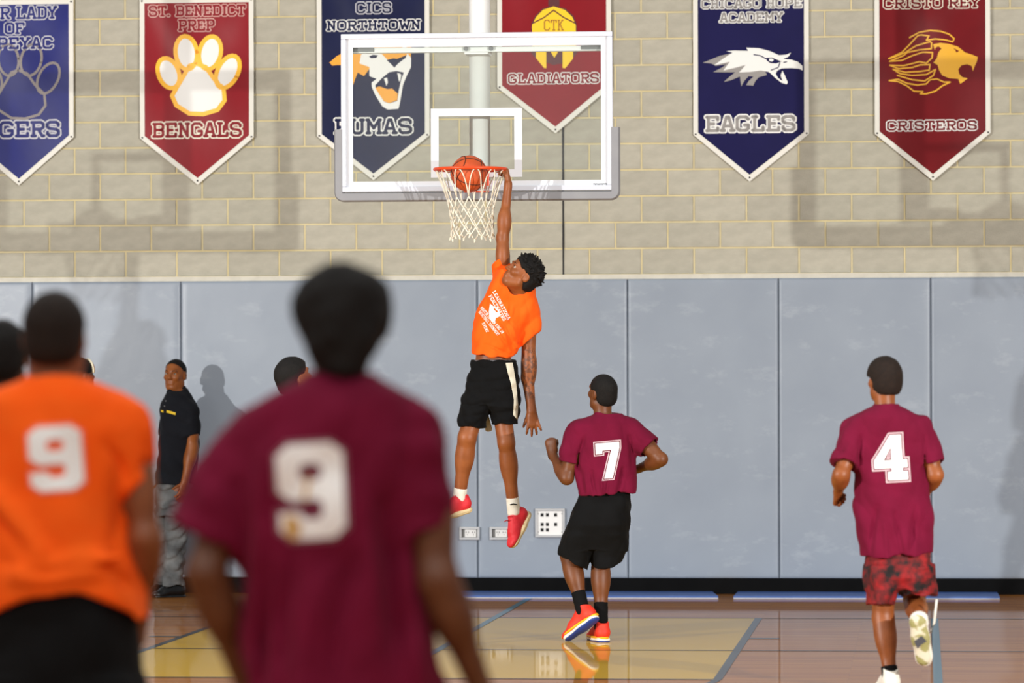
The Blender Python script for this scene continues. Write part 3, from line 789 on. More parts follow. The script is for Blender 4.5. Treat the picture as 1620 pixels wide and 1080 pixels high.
# grey edge padding, one rounded U
zu = bz(203); zd = bz(317.5); xo = BW / 2 + 0.047; pdw = 0.062
pts = []
def arc_pts(cx, cz, r, a0, a1, n=8): return [(cx + r * math.cos(R(a0 + (a1 - a0) * i / n)), cz + r * math.sin(R(a0 + (a1 - a0) * i / n))) for i in range(n + 1)]
path = [(-xo + pdw / 2, zu)] + arc_pts(-xo + .06, zd + .06, .06 - pdw / 2, 180, 270) + arc_pts(xo - .06, zd + .06, .06 - pdw / 2, 270, 360) + [(xo - pdw / 2, zu)]
sec = [(pdw / 2 * sx * (1 if q else .72), y) for sx, y, q in ((-1, -.012, 1), (-1, -.028, 0), (1, -.028, 0), (1, -.012, 1), (1, .04, 1), (1, .055, 0), (-1, .055, 0), (-1, .04, 1))]
up = MB(); npt = len(path)
for i, (x, z) in enumerate(path):
    a_, b_ = path[max(i - 1, 0)], path[min(i + 1, npt - 1)]; tx, tz = b_[0] - a_[0], b_[1] - a_[1]; l_ = math.hypot(tx, tz)
    for q, y in sec: up.v.append((x - tz / l_ * q, y, z + tx / l_ * q))
for i in range(npt - 1):
    for k in range(8): up.f.append((i * 8 + k, i * 8 + (k + 1) % 8, i * 8 + 8 + (k + 1) % 8, i * 8 + 8 + k))
up.f.append(tuple(range(8))); up.f.append(tuple(range(npt * 8 - 1, npt * 8 - 9, -1)))
up.build('edge_padding', M_PADGREY, hoop, bevel=0.008, seg=3)
# maker's word in the corner
st, wd_ = text_strokes('DRAPER', 1.6); sc = 0.088 / wd_
pls = [[(x1 - .008 - 0.088 + q[0] * sc, ZB0 + .022 + q[1] * sc * 1.35) for q in pl] for pl in st]
link_mesh('maker_lettering', stroke_mesh(pls, 1.15 * sc, 0.0, lambda x, z: -0.001), B_DRK, pane)
# rear structure
M_MAST = mat('mast_enamel', (246, 248, 246), 0.4)
rs = MB(); rs.tube([(-0.015, 0.34, bz(285)), (-0.015, 0.34, 8.3)], 0.072, 20)
rs.build('mast', M_MAST, hoop, smooth=True)
MB().box((0, 0.075, bz(77)), (BW - 0.10, 0.05, 0.035)).build('cross_brace', M_MAST, hoop, bevel=0.004)
for x in (-0.075, 0.095):
    MB().tube([(x, 0.045, bz(76)), (x, 0.03, bz(76))], 0.016, 10).build('bolt', M_STEEL, hoop)
for sx in (-1, 1):
    MB().box((sx * (BW / 2 - .13), 0.048, bz(75)), (0.17, 0.012, 0.035)).build('corner_bracket', M_STEEL, hoop)
for z in (bz(77), bz(270)):
    MB().box((-0.01, 0.19, z), (0.16, 0.24, 0.06)).build('mast_bracket', M_MAST, hoop, bevel=0.004)
# rim, plate, net
RZ = CAMH + (HOR - 267.5) / (F / 27.08); RY = -0.381; RR = 0.229 + 0.009
ring = [(RR * math.cos(2 * math.pi * i / 64), RY + RR * math.sin(2 * math.pi * i / 64), RZ) for i in range(64)]
rim = MB().tube(ring, 0.0105, 10, True).build('rim', M_ORIM, hoop, smooth=True)
pl_ = MB(); pl_.box((0, -0.012, RZ - 0.075), (0.17, 0.016, 0.17)); pl_.box((0, -0.07, RZ - 0.008), (0.14, 0.13, 0.014)); pl_.box((-.06, -0.065, RZ - 0.06), (0.012, 0.11, 0.11)); pl_.box((.06, -0.065, RZ - 0.06), (0.012, 0.11, 0.11))
pl_.build('rim_mount', M_ORIM, rim, bevel=0.003)
NL = 12
def netp(a, lvl):
    """lvl 0..1 down the net"""
    r_ = [0.232, 0.20, 0.172, 0.152, 0.142, 0.138, 0.146]
    r = np.interp(lvl, np.linspace(0, 1, 7), r_)
    sway = 0.012 * lvl
    return (r * math.cos(a) + sway, RY + r * math.sin(a) * 0.98, RZ - 0.008 - 0.455 * lvl + 0.012 * math.sin(3 * a) * lvl)
net = empty('net', (0, 0, 0), 0, hoop)
for i in range(NL):
    a0 = 2 * math.pi * (i + 0.5) / NL; da = math.pi / NL
    # top loop: hangs from the hook, both ends running to the first knots
    lp = []
    for k in range(15):
        u = -1 + 2 * k / 14.0
        lvl = 0.40 * abs(u) ** 2.6
        lp.append(netp(a0 + da * np.sign(u) * abs(u) ** 0.55 * (0.42 + 0.58 * abs(u)), lvl))
    MB().tube(lp, 0.0042, 6).build('net_cord', M_CORD, net, smooth=True)
    MB().tube([(RR * math.cos(a0), RY + RR * math.sin(a0), RZ - 0.006), netp(a0, 0.012)], 0.006, 6).build('net_hook', M_ORIM, rim)
lv = [0.40, 0.56, 0.71, 0.85, 0.97]
for row in range(4):
    for i in range(NL):
        ph = 0 if row % 2 == 0 else 0.5
        for sgn in (-1, 1):
            aa = 2 * math.pi * (i + ph) / NL; ab = aa + sgn * math.pi / NL
            q = [netp(aa + (ab - aa) * t_, lv[row] + (lv[row + 1] - lv[row]) * t_ + 0.01 * math.sin(math.pi * t_)) for t_ in (0, .33, .66, 1)]
            MB().tube(q, 0.0042, 6).build('net_cord', M_CORD, net, smooth=True)
for i in range(NL):
    q = netp(2 * math.pi * i / NL, 0.97)
    MB().tube([q, (q[0] + random.uniform(-.01, .01), q[1], q[2] - 0.02)], [0.007, 0.004], 6).build('net_knot', M_CORD, net)

# ball dropping through the rim
ball = empty('basketball', (BBX - 0.008, BBY + RY, 0)); BR = 0.121
bw_ = P(742, 274.5, 27.08); ball.location = (float(bw_[0]), BBY + RY + 0.0, float(bw_[2]))
tag(ball, 'orange pebbled basketball with black seams dropping through the rim', 'basketball')
M_BALL = mat('basketball_leather', (208, 88, 36), 0.55, (196, 78, 30), 12, 0.35, 420)
MB().sphere((0, 0, 0), BR, 40, 24).build('ball_body', M_BALL, ball, smooth=True)
M_SEAMB = mat('ball_seam', (30, 18, 14), 0.6)
Rb_ = Matrix.Rotation(R(24), 3, 'Y') @ Matrix.Rotation(R(34), 3, 'X') @ Matrix.Rotation(R(20), 3, 'Z')
def seam(fn, n=60):
    MB().tube([Rb_ @ (Vector(fn(2 * math.pi * i / n)).normalized() * (BR + 0.0004)) for i in range(n)], 0.0028, 6, True).build('ball_seam', M_SEAMB, ball, smooth=True)
seam(lambda a: (math.cos(a), math.sin(a), 0)); seam(lambda a: (math.cos(a), 0, math.sin(a)))
seam(lambda a: (0.62 + 0.25 * math.cos(2 * a), math.cos(a) * .9, math.sin(a) * .75)); seam(lambda a: (-0.62 - 0.25 * math.cos(2 * a), math.cos(a) * .9, math.sin(a) * .75))

# ================================================================== PEOPLE
class Fig:
    """works in a frame at the figure's feet: x right, y away from the camera, z up, metres"""
    def __init__(s, px0, d, label):
        s.px0, s.d = px0, d; s.x0 = (px0 - 810) * d / F
        w = AX * d + RX * s.x0
        s.root = empty('person', (float(w[0]), float(w[1]), 0), TH); tag(s.root, label, 'person')
    def L(s, px, py, y=0.0):
        u, v = unroll(px, py); k = (s.d + y) / F
        return V(u * k - s.x0, y, CAMH + v * k)
    def loft(s, rows, pw=2.4):
        z, xc, hw, yc, hd = [], [], [], [], []
        for py, xl, xr, y, h in rows:
            a = s.L(xl, py, y); b = s.L(xr, py, y)
            z.append((a[2] + b[2]) / 2); xc.append((a[0] + b[0]) / 2); hw.append((b[0] - a[0]) / 2); yc.append(y); hd.append(h)
        return loft(z, xc, hw, yc, hd, pw)
    def add(s, name, sdf, lo, hi, h, m, parent=None):
        me = sdf.mesh(name, lo, hi, h)
        return link_mesh(name, me, m, parent or s.root)
    def mb(s, name, mb, m, parent=None, smooth=True):
        return mb.build(name, m, parent or s.root, smooth)

def bounds(pts, pad):
    p = np.array(pts); return p.min(0) - pad, p.max(0) + pad
def frame(fwd, up):
    f = nrm(fwd); u = np.asarray(up, float); u = nrm(u - f * (u @ f)); r = np.cross(f, u)
    return np.stack([r, f, u], 1)          # columns: right, forward, up
def head_ops(S, c, Rm, sc=1.0, ears=True, jaw=1.0):
    def T(x, y, z): return c + Rm @ (V(x, y, z) * sc)
    def E(x, y, z, a, b, d): return ell(T(x, y, z), V(a, b, d) * sc, Rm)
    S.u(E(0, -.012, .03, .074, .094, .086), 0.01)
    S.u(E(0, .018, -.035, .060 * jaw, .072, .080), 0.04)
    S.u(E(0, .058, -.086, .027, .026, .022), 0.03)
    S.u(rc(T(-.048, .01, -.062), T(-.02, .055, -.088), .020 * sc, .018 * sc), 0.03); S.u(rc(T(.048, .01, -.062), T(.02, .055, -.088), .020 * sc, .018 * sc), 0.03)
    S.u(rc(T(-.034, .077, .030), T(.034, .077, .030), .011 * sc, .011 * sc), 0.02)      # brow
    for q in (-1, 1):
        S.u(E(q * .040, .060, -.018, .022, .022, .018), 0.02)                              # cheekbone
        S.sub(E(q * .032, .094, .011, .016, .014, .0095), 0.012)
    S.u(rc(T(0, .083, .018), T(0, .104, -.020), .0075 * sc, .011 * sc), 0.012)            # nose
    for q in (-1, 1): S.u(E(q * .012, .096, -.024, .009, .010, .008), 0.008)
    S.u(rc(T(-.019, .083, -.048), T(.019, .083, -.048), .0095 * sc, .0095 * sc), 0.008)   # lips
    S.u(rc(T(-.016, .083, -.062), T(.016, .083, -.062), .0100 * sc, .0100 * sc), 0.008)
    S.sub(rc(T(-.018, .095, -.0545), T(.018, .095, -.0545), .0032 * sc, .0032 * sc), 0.004)
    if ears:
        for q in (-1, 1):
            S.u(E(q * .076, -.012, -.004, .011, .021, .031), 0.01)
            S.sub(E(q * .088, -.006, 0.0, .008, .010, .016), 0.008)
    return T
def hair_sdf(c, Rm, sc, t, front=.066, slope=1.0, side=.0, bumps=0.004, freq=(90, 160), seed=3, zsc=1.0, wsc=1.0, nape=-.075):
    def T(x, y, z): return c + Rm @ (V(x, y, z) * sc)
    S = Sdf().u(ell(T(0, -.012, .03 + t * (zsc - 1) * .5), V((.074 + t) * wsc, .094 + t, (.086 + t) * zsc) * sc, Rm), 0.01)
    S.u(ell(T(0, -.035, -.03), V(.068 + t * .7, .066 + t * .7, .055 + t) * sc, Rm), 0.03)
    # hairline: a tilted plane from forehead to nape, and a notch clearing the ears and the face
    n = nrm(V(0, slope, -1.0)); S.cut(plane(T(0, .074, front), Rm @ n), 0.008)
    S.cut(plane(T(0, 0, nape), Rm @ V(0, 0, -1)), 0.01)
    for q in (-1, 1): S.sub(ell(T(q * .085, .012, -.022), V(.03, .046, .046) * sc, Rm), 0.008)
    S.disp(folds(seed, bumps, freq, n=9))
    return S
def eyes(fig, T, Rm, sc, look=(0, 1, 0)):
    lk = nrm(look)
    for q in (-1, 1):
        p = T(q * .032, .0700, .010)
        e = MB().sphere(p, .0118 * sc, 14, 10).build('eye', mat('eye_white', (186, 174, 160), 0.3), fig.root, True)
        ic = p + (Rm @ lk) * .0080 * sc
        MB().sphere(ic, .0058 * sc, 10, 8).build('iris', mat('iris_dark', (28, 16, 10), 0.15), e, True)
def brows(fig, T, sc, m):
    for q in (-1, 1):
        MB().tube([T(q * .016, .0885, .030), T(q * .030, .0885, .034), T(q * .046, .080, .031)], [.003 * sc, .0036 * sc, .002 * sc], 6).build('eyebrow', m, fig.root, True)
def hand_ops(S, w, d, back, thumb, curl=(10, 15, 10), spread=8, tcurl=0, tang=48, L=1.0, fk=None):
    """w wrist, d along the hand, back = back-of-hand normal, thumb = direction of the thumb side"""
    d = nrm(d); back = nrm(np.asarray(back) - d * (np.asarray(back) @ d)); t = np.cross(back, d)
    if t @ np.asarray(thumb) < 0: t = -t
    q = lambda a, b, c: w + (d * a + t * b + back * c) * L
    S.u(rc(q(-.01, 0, 0), q(.03, .002, 0), .026 * L, .030 * L, back, .68), 0.02)
    S.u(rc(q(.04, -.014, 0), q(.082, -.022, 0), .021 * L, .020 * L, back, .62), 0.012)
    S.u(rc(q(.04, .014, 0), q(.084, .022, 0), .022 * L, .020 * L, back, .62), 0.012)
    S.u(rc(q(.03, 0, 0), q(.085, 0, 0), .026 * L, .024 * L, back, .58), 0.012)
    offs = [.030, .010, -.011, -.030]; lens = [.070, .079, .073, .056]; angs = [1.2, .35, -.45, -1.4]
    for i in range(4):
        p = q(.086 - .006 * abs(i - 1.3), offs[i], 0); a = R(spread) * angs[i]
        c_ = curl if fk is None else fk[i]
        ph = 0.0; base = nrm(d * math.cos(a) + t * math.sin(a))
        r = [.0095, .0088, .0080, .0070]
        for k, fr_ in enumerate((.44, .31, .25)):
            ph += R(c_[k]); dd = base * math.cos(ph) - back * math.sin(ph)
            e = p + dd * lens[i] * fr_ * L
            S.u(rc(p, e, r[k] * L, r[k + 1] * L), 0.005); p = e
    a = R(tang); p = q(.022, .026, -.006); td = nrm(d * math.cos(a) + t * math.sin(a) - back * .25)
    for k, ln in enumerate((.034, .026, .022)):
        td = nrm(td * math.cos(R(tcurl)) + (d * .3 - t) * math.sin(R(tcurl)))
        e = p + td * ln * L; S.u(rc(p, e, (.0125, .0105, .0090)[k] * L, (.0105, .0090, .0075)[k] * L), 0.006); p = e
    return S
def arm_ops(S, s, e, w, r=(.046, .039, .041, .026), bulge=.047, k=.03):
    S.u(rc(s, e, r[0], r[1]), k); S.u(rc(e, w, r[2], r[3]), .02)
    m = e + (w - e) * .27; ax = nrm(w - e); Rm = frame(ax, V(.3, .4, .8))
    S.u(ell(m, V(bulge, .085, bulge), Rm), .03)
    m = s + (e - s) * .5; ax = nrm(e - s); Rm = frame(ax, V(.3, .4, .8)); S.u(ell(m, V(r[0] * 1.08, .10, r[0] * 1.08), Rm), .03)
def leg_ops(S, h, k, a, r=(.085, .056, .052, .036), calf=.056, back=V(0, 1, 0)):
    S.u(rc(h, k, r[0], r[1]), .03); S.u(rc(k, a, r[2], r[3]), .02)
    ax = nrm(a - k); b = nrm(back - ax * (back @ ax)); Rm = frame(ax, b)
    S.u(ell(k + (a - k) * .30 + b * .012, V(calf, .115, calf * .95), Rm), .04)
    S.u(ell(k - b * .018, V(.042, .045, .035), Rm), .03)
def shoe(fig, ank, toe, up, cols, h=.005, L=1.0, laces=True):
    """ank = ankle joint; toe/up = directions; cols = (upper, midsole, outsole, lace)"""
    Rm = frame(toe, up); q = lambda x, y, z: ank + Rm @ (V(x, y, z) * L)
    U = Sdf()
    U.u(rc(q(0, -.030, -.045), q(0, .10, -.052), .041 * L, .037 * L), .02)
    U.u(ell(q(.002, .145, -.062), V(.045, .062, .028) * L, Rm), .03)
    U.u(rc(q(0, -.028, -.03), q(0, -.022, .025), .041 * L, .040 * L), .03)
    U.u(rc(q(0, .03, -.005), q(0, .10, -.035), .034 * L, .030 * L), .03)
    U.cut(plane(q(0, 0, -.074), -Rm[:, 2]), .004); U.cut(plane(q(0, -.02, .034), nrm(Rm[:, 2] * .9 - Rm[:, 1] * .45)), .006)
    U.sub(rc(q(0, -.012, .005), q(0, -.01, .06), .034 * L, .036 * L), .004)
    lo, hi = bounds([q(-.06, -.09, -.11), q(.06, .23, .07), q(.06, -.09, -.11), q(-.06, .23, .07), q(-.06, .23, -.11), q(.06, .23, -.11), q(-.06, -.09, .07), q(.06, -.09, .07)], .01)
    sh = fig.add('shoe', U, lo, hi, h, cols[0])
    S = Sdf()
    S.u(rc(q(0, -.032, -.083), q(.002, .05, -.083), .045 * L, .040 * L, Rm[:, 2], .55), .01)
    S.u(rc(q(0, .05, -.083), q(.002, .155, -.078), .041 * L, .044 * L, Rm[:, 2], .48), .02)
    O = Sdf(); O.ops = list(S.ops)
    S.cut(plane(q(0, 0, -.088), -Rm[:, 2]), .003); S.cut(plane(q(0, 0, -.060), Rm[:, 2]), .003)
    fig.add('midsole', S, lo, hi, h, cols[1], sh)
    O.disp(lambda p: np.full(p.shape[:-1], -.001)); O.cut(plane(q(0, 0, -.087), Rm[:, 2]), .003)
    fig.add('outsole', O, lo, hi, h, cols[2], sh)
    if laces:
        for i in range(4):
            y = .03 + i * .022; z = .030 - i * .0145
            MB().tube([q(-.026, y, z - .012), q(-.012, y + .004, z + .001), q(.012, y + .004, z + .001), q(.026, y, z - .012)], .0035 * L, 6).build('lace', cols[3], sh, True)
    return sh
def sock(fig, k, a, f0, r0, r1, m, h=.005, name='sock'):
    """ring of fabric round the shin from fraction f0 to the ankle"""
    p = k + (a - k) * f0; ax = nrm(a - k)
    S = Sdf().u(rc(p, a + ax * .01, r0, r1), .01); S.cut(plane(p, -ax), .003); S.disp(folds(5, .0015, (120, 200)))
    lo, hi = bounds([p, a], .08); return fig.add(name, S, lo, hi, h, m)
def sleeve(s, e, r0, r1, frac, fold=0.004, seed=1, tilt=None, th=.008):
    """open-ended cloth tube round the upper arm"""
    c = s + (e - s) * frac; n = nrm(e - s)
    if tilt is not None: n = nrm(n + np.asarray(tilt))
    S = Sdf().u(rc(s, s + (e - s) * (frac + .3), r0, r1), .01); S.disp(folds(seed, fold, (18, 38)))
    def fn(p):
        d = S(p); pl = (p - c) @ n
        inner = np.maximum(d + th, -(pl + .07))
        return np.maximum(np.maximum(d, pl), -inner)
    return fn
def groove(fig, pts, amp, sig, front=True):
    """one long fold pressed into (amp > 0) or pulled out of (amp < 0) the camera side of a garment, along a line of photo points"""
    P2 = [fig.L(a, b)[[0, 2]] for a, b in pts]
    def fn(p):
        q = p[..., [0, 2]]; best = np.full(p.shape[:-1], 9.0); env = np.zeros(p.shape[:-1]); n = len(P2) - 1
        for i in range(n):
            a, b = P2[i], P2[i + 1]; ba = b - a
            t = np.clip(((q - a) @ ba) / (ba @ ba), 0, 1); d = np.linalg.norm(q - a - t[..., None] * ba, axis=-1)
            u = (i + t) / n; m = d < best
            best = np.where(m, d, best); env = np.where(m, np.sin(np.pi * np.clip(u * .8 + .12, 0, 1)), env)
        return amp * env * np.exp(-(best / sig) ** 2) * (p[..., 1] < 0.02)
    return fn
DIG = {
 '9': [[(1.1,10),(4.9,10),(6,8.9),(6,1.1),(4.9,0),(1.1,0),(0,1.1),(0,2.9),(1.9,2.9),(2.4,2.1),(3.6,2.1),(4,2.6),(4,3.8),(3.6,4.1),(1.1,4.1),(0,5.2),(0,8.9)], [(2.4,7.9),(3.6,7.9),(4,7.5),(4,6.6),(3.6,6.2),(2.4,6.2),(2,6.6),(2,7.5)]],
 '7': [[(0,10),(6,10),(6,8.3),(4.0,0),(1.9,0),(3.9,7.9),(1.7,7.9),(1.7,7.0),(0,7.0)]],
 '4': [[(3.1,10),(5.2,10),(5.2,4.5),(6.1,4.5),(6.1,2.7),(5.2,2.7),(5.2,1.9),(6.1,1.9),(6.1,0),(2.4,0),(2.4,1.9),(3.1,1.9),(3.1,2.7),(0,2.7),(0,4.5)], [(3.15,7.4),(3.15,4.5),(1.75,4.5)]],
}
def offset_poly(poly, d):
    p = np.array(poly, float); n = len(p); out = []
    area = 0.5 * sum(p[i][0] * p[(i + 1) % n][1] - p[(i + 1) % n][0] * p[i][1] for i in range(n))
    sg = 1 if area > 0 else -1
    for i in range(n):
        a = nrm(p[i] - p[i - 1]); b = nrm(p[(i + 1) % n] - p[i])
        na = V(a[1], -a[0]) * sg; nb_ = V(b[1], -b[0]) * sg
        m = na + nb_; l = m @ m
        out.append(tuple(p[i] + m * (2 * d / max(l, .6))))
    return out
def march(sdf, pts, dr, n=40):
    t = np.zeros(len(pts)); dr = np.asarray(dr)
    for _ in range(n): t = t + np.clip(sdf(pts + dr * t[:, None]), -.05, .25) * .8
    return pts + dr * t[:, None]
def project_mesh(name, fig, sdf, v2, f, m, org, ex, ez, dr, lift, parent=None):
    pts = org + v2[:, :1] * ex + v2[:, 1:] * ez - np.asarray(dr) * .5
    hit = march(sdf, pts, dr) - np.asarray(dr) * lift
    me = np_mesh(name, hit, f)
    nn = np.zeros(len(me.polygons) * 3); me.polygons.foreach_get('normal', nn); nn = nn.reshape(-1, 3).mean(0)
    if nn @ np.asarray(dr) > 0: me.flip_normals()
    return link_mesh(name, me, m, parent or fig.root)
def digit(fig, sdf, ch, org, w, h, m, edge, gapm, rot=0.0, shear=0.0, parent=None, step=.012, ow=1.0, name='shirt_number'):
    sx, sz = w / 6.0, h / 10.0
    c, s_ = math.cos(R(rot)), math.sin(R(rot))
    def tr(poly): return [((x - 3) * sx + (y - 5) * sz * shear, (y - 5) * sz) for x, y in poly]
    base = [tr(p) for p in DIG[ch]]
    ex = V(c, 0, s_); ez = V(-s_, 0, c)
    for lift, off, mm, nm in ((.003, .50 * ow, edge, 'number_outline'), (.0045, .24 * ow, gapm, 'number_gap'), (.006, 0.0, m, 'number_fill')):
        polys = [base[0] if off == 0 else offset_poly(base[0], off * (sx + sz) * .5)] + [(b if off == 0 else offset_poly(b, -off * (sx + sz) * .5)) for b in base[1:]]
        v2, f = tess(polys, step)
        if len(polys) > 1:     # drop triangles inside the counters
            cen = v2[f].mean(1); keep = np.ones(len(f), bool)
            for hp in polys[1:]:
                hp = np.array(hp); ins = np.zeros(len(cen), bool)
                for i in range(len(hp)):
                    a, b = hp[i], hp[(i + 1) % len(hp)]
                    cr = ((a[1] > cen[:, 1]) != (b[1] > cen[:, 1])) & (cen[:, 0] < (b[0] - a[0]) * (cen[:, 1] - a[1]) / (b[1] - a[1] + 1e-12) + a[0])
                    ins ^= cr
                keep &= ~ins
            f = f[keep]
        project_mesh(nm, fig, sdf, v2, f, mm, org, ex, ez, V(0, 1, 0), lift, parent)

def skin(name, c, c2, rough=0.46):
    return mat('skin_' + name, c, rough, c2, 14, 0.06, 260, spec=0.4)
def cloth(name, c, c2, sc=6): return mat('cloth_' + name, c, 0.85, c2, sc, 0.22, 7.0, spec=0.15, sheen=0.02, bdist=0.035)
C_ORG = cloth('orange', (255, 92, 14), (255, 104, 26)); C_MAR = cloth('maroon', (101, 9, 41), (110, 12, 46)); C_BLK = cloth('black', (9, 9, 10), (12, 12, 13)); C_WHT = cloth('white', (236, 236, 234), (228, 228, 226))
C_NUM = mat('number_white', (244, 244, 242), 0.6); C_NGAP = mat('number_gap_maroon', (100, 16, 40), 0.7); C_NOGAP = mat('number_gap_orange', (255, 100, 50), 0.7); C_NEDGE = mat('number_edge_pale', (214, 186, 192), 0.6); C_NOEDGE = mat('number_edge_pink', (255, 128, 96), 0.6)
H_BLK = mat('hair_black', (14, 12, 11), 0.75, (22, 19, 17), 60, 0.5, 220, spec=0.25); H_BRN = mat('hair_dark_brown', (26, 17, 12), 0.75, (36, 24, 16), 60, 0.5, 260, spec=0.25)
S_RED = mat('shoe_red', (216, 34, 46), 0.6, (226, 46, 58), 30, 0.1, 200); S_CREAM = mat('shoe_cream_sole', (226, 206, 160), 0.5)

def loft_open(fn, zb, th=.014, depth=.07):
    """hollow the lower end of a cloth loft so that the hem is an open edge"""
    def f(p):
        d = fn(p); return np.maximum(d, -np.maximum(d + th, p[..., 2] - (zb + depth)))
    return f
def zbot(fig, py, y=0.0): return fig.L(fig.px0, py, y)[2]

# ------------------------------------------------------------------ the dunker
def build_dunker():
    g = Fig(785, 26.95, 'person in orange T-shirt and black shorts hanging one-handed from the rim')
    L = g.L; SK = MATS.get('skin_dunker') or skin('dunker', (152, 87, 46), (136, 75, 37))
    c = L(826, 434, -.11); Rm = frame(V(-.78, -.30, .56), V(.55, 0, .83)); sc = 1.07
    sR, eR, wR = L(797, 440, .06), L(795, 376, .06), L(804, 291, .09)
    sL, eL, wL = L(838, 494, 0), L(835, 598, .03), L(841, 650, -.03)
    B = Sdf()
    B.u(g.loft([(432,790,820,0,.08),(450,783,838,0,.095),(480,772,842,0,.105),(510,762,832,0,.105),(540,757,812,0,.10),(560,753,808,0,.098),(580,751,810,0,.10),(610,750,812,0,.11),(640,752,812,0,.10)], 2.2), .01)
    B.u(rc(L(825, 486, -.02), c + Rm @ V(0, -.025, -.05), .056, .052), .03)
    head_ops(B, c, Rm, sc, jaw=.88)
    B.u(rc(sR, eR, .047, .040), .03); B.u(rc(eR, wR, .039, .026), .02)
    B.u(ell(L(798, 350, .05), V(.046, .045, .085)), .03); B.u(ell(L(795, 405, .03), V(.042, .042, .09)), .03)
    hand_ops(B, wR, nrm(V(-.10, 0.05, 1)), V(1, 0, .1), V(0, -1, 0), curl=(62, 62, 40), spread=4, tcurl=18, tang=30, L=.98)
    B.u(rc(sL, eL, .050, .043), .03); B.u(rc(eL, wL, .041, .028), .02); B.u(ell(L(838, 580, .02), V(.046, .045, .10)), .03)
    hand_ops(B, wL, nrm(V(.12, -.10, -1)), V(.15, -1, .1), V(-1, 0, 0), spread=13, tang=26, L=1.02, fk=[(8, 14, 10), (6, 12, 10), (6, 12, 10), (2, 8, 6)])
    hl, kl, al = L(760, 620), L(739, 692, -.05), L(727, 786, .03)
    hr, kr, ar = L(790, 620), L(801, 700, -.05), L(813, 808, .02)
    leg_ops(B, hl, kl, al, (.066, .062, .056, .040), .060); leg_ops(B, hr, kr, ar, (.066, .058, .050, .038), .056)
    lo, hi = bounds([L(700, 240), L(870, 870)], V(.03, .3, .03)); lo[1] = -.32; hi[1] = .32
    body = g.add('body', B, lo, hi, .005, SK)
    nt = SK.node_tree; N = nt.nodes; K = nt.links; bs = N['Principled BSDF']; src = bs.inputs['Base Color'].links[0].from_socket
    tc = N.new('ShaderNodeTexCoord'); mp = N.new('ShaderNodeMapping'); mp.vector_type = 'TEXTURE'
    mp.inputs['Location'].default_value = tuple(L(836, 590)); mp.inputs['Scale'].default_value = (.085, .2, .20)
    ln = N.new('ShaderNodeVectorMath'); ln.operation = 'LENGTH'; K.new(tc.outputs['Object'], mp.inputs[0]); K.new(mp.outputs[0], ln.inputs[0])
    c1 = N.new('ShaderNodeValToRGB'); c1.color_ramp.elements[0].position = .75; c1.color_ramp.elements[0].color = (.6, .6, .6, 1); c1.color_ramp.elements[1].position = 1.0; c1.color_ramp.elements[1].color = (0, 0, 0, 1); K.new(ln.outputs['Value'], c1.inputs[0])
    nz = N.new('ShaderNodeTexNoise'); nz.inputs['Scale'].default_value = 38; nz.inputs['Detail'].default_value = 3; K.new(tc.outputs['Object'], nz.inputs['Vector'])
    c2 = N.new('ShaderNodeValToRGB'); c2.color_ramp.elements[0].position = .47; c2.color_ramp.elements[1].position = .53; K.new(nz.outputs['Fac'], c2.inputs[0])
    mu = N.new('ShaderNodeMath'); mu.operation = 'MULTIPLY'; K.new(c1.outputs[0], mu.inputs[0]); K.new(c2.outputs[0], mu.inputs[1])
    mx = N.new('ShaderNodeMixRGB'); mx.inputs[2].default_value = lin((58, 42, 36)); K.new(mu.outputs[0], mx.inputs[0]); K.new(src, mx.inputs[1]); K.new(mx.outputs[0], bs.inputs['Base Color'])
    T = lambda x, y, z: c + Rm @ (V(x, y, z) * sc)
    eyes(g, T, Rm, sc, (0, .9, .3)); brows(g, T, sc, H_BLK)
    Hh = hair_sdf(c, Rm, sc, .012, front=.060, slope=1.15, bumps=.004, seed=4)
    rg = np.random.RandomState(3)
    for i in range(170):
        d = nrm(rg.normal(size=3)); d = V(d[0], d[1] - .35, d[2] * .8 + .25); d = nrm(d)
        if d[2] < -.42 or (d[1] > .62 and d[2] < .6): continue
        p = V(0, -.012, .03) + d * V(.076, .096, .088); m_ = p + nrm(d + rg.normal(size=3) * .3) * rg.uniform(.012, .02); e = m_ + nrm(d + rg.normal(size=3) * .8 + V(0, -.2, -.2)) * rg.uniform(.008, .018)
        Hh.u(rc(T(*p), T(*m_), .0095, .0085), .004); Hh.u(rc(T(*m_), T(*e), .0085, .0050), .003)
    for q_ in (-1, 1): Hh.sub(ell(T(q_ * .082, .036, -.012), V(.032, .036, .05) * sc, Rm), .006)
    lo2, hi2 = bounds([c], .2); g.add('hair', Hh, lo2, hi2, .0035, H_BLK)
    # T-shirt
    S = Sdf().u(g.loft([(428,788,812,0,.10),(440,780,832,0,.115),(455,774,843,0,.125),(475,765,849,0,.13),(497,755,846,0,.135),(515,750,832,0,.14),(535,747,822,0,.142),(555,746,816,0,.14),(575,747,812,0,.135)], 2.3), .01)
    S.u(sleeve(L(803, 462, .05), L(789, 400, .06), .062, .050, .80, .003, 2, tilt=V(-.35, 0, 0)), .03)
    S.u(sleeve(sL, L(838, 560, .01), .066, .062, .80, .003, 3), .03)
    S.sub(ell(L(818, 449, -.03), V(.098, .17, .088)), .006)
    S.cut(plane(L(747, 558), V(-.15, 0, -1)), .004); S.cut(plane(L(802, 567), V(.62, 0, -.72)), .01)
    for pts, am, sg in (([(790,505),(803,528),(812,548)], .018, .012), ([(784,520),(797,540),(806,556)], .016, .010), ([(798,500),(812,522),(820,540)], -.012, .010), ([(770,545),(785,552),(800,558)], .010, .010), ([(808,480),(805,505),(812,530)], .012, .012)):
        S.disp(groove(g, pts, am, sg))
    S.disp(folds(11, .007, (16, 34), (1, .4, 1))); S.disp(folds(12, .003, (40, 70)))
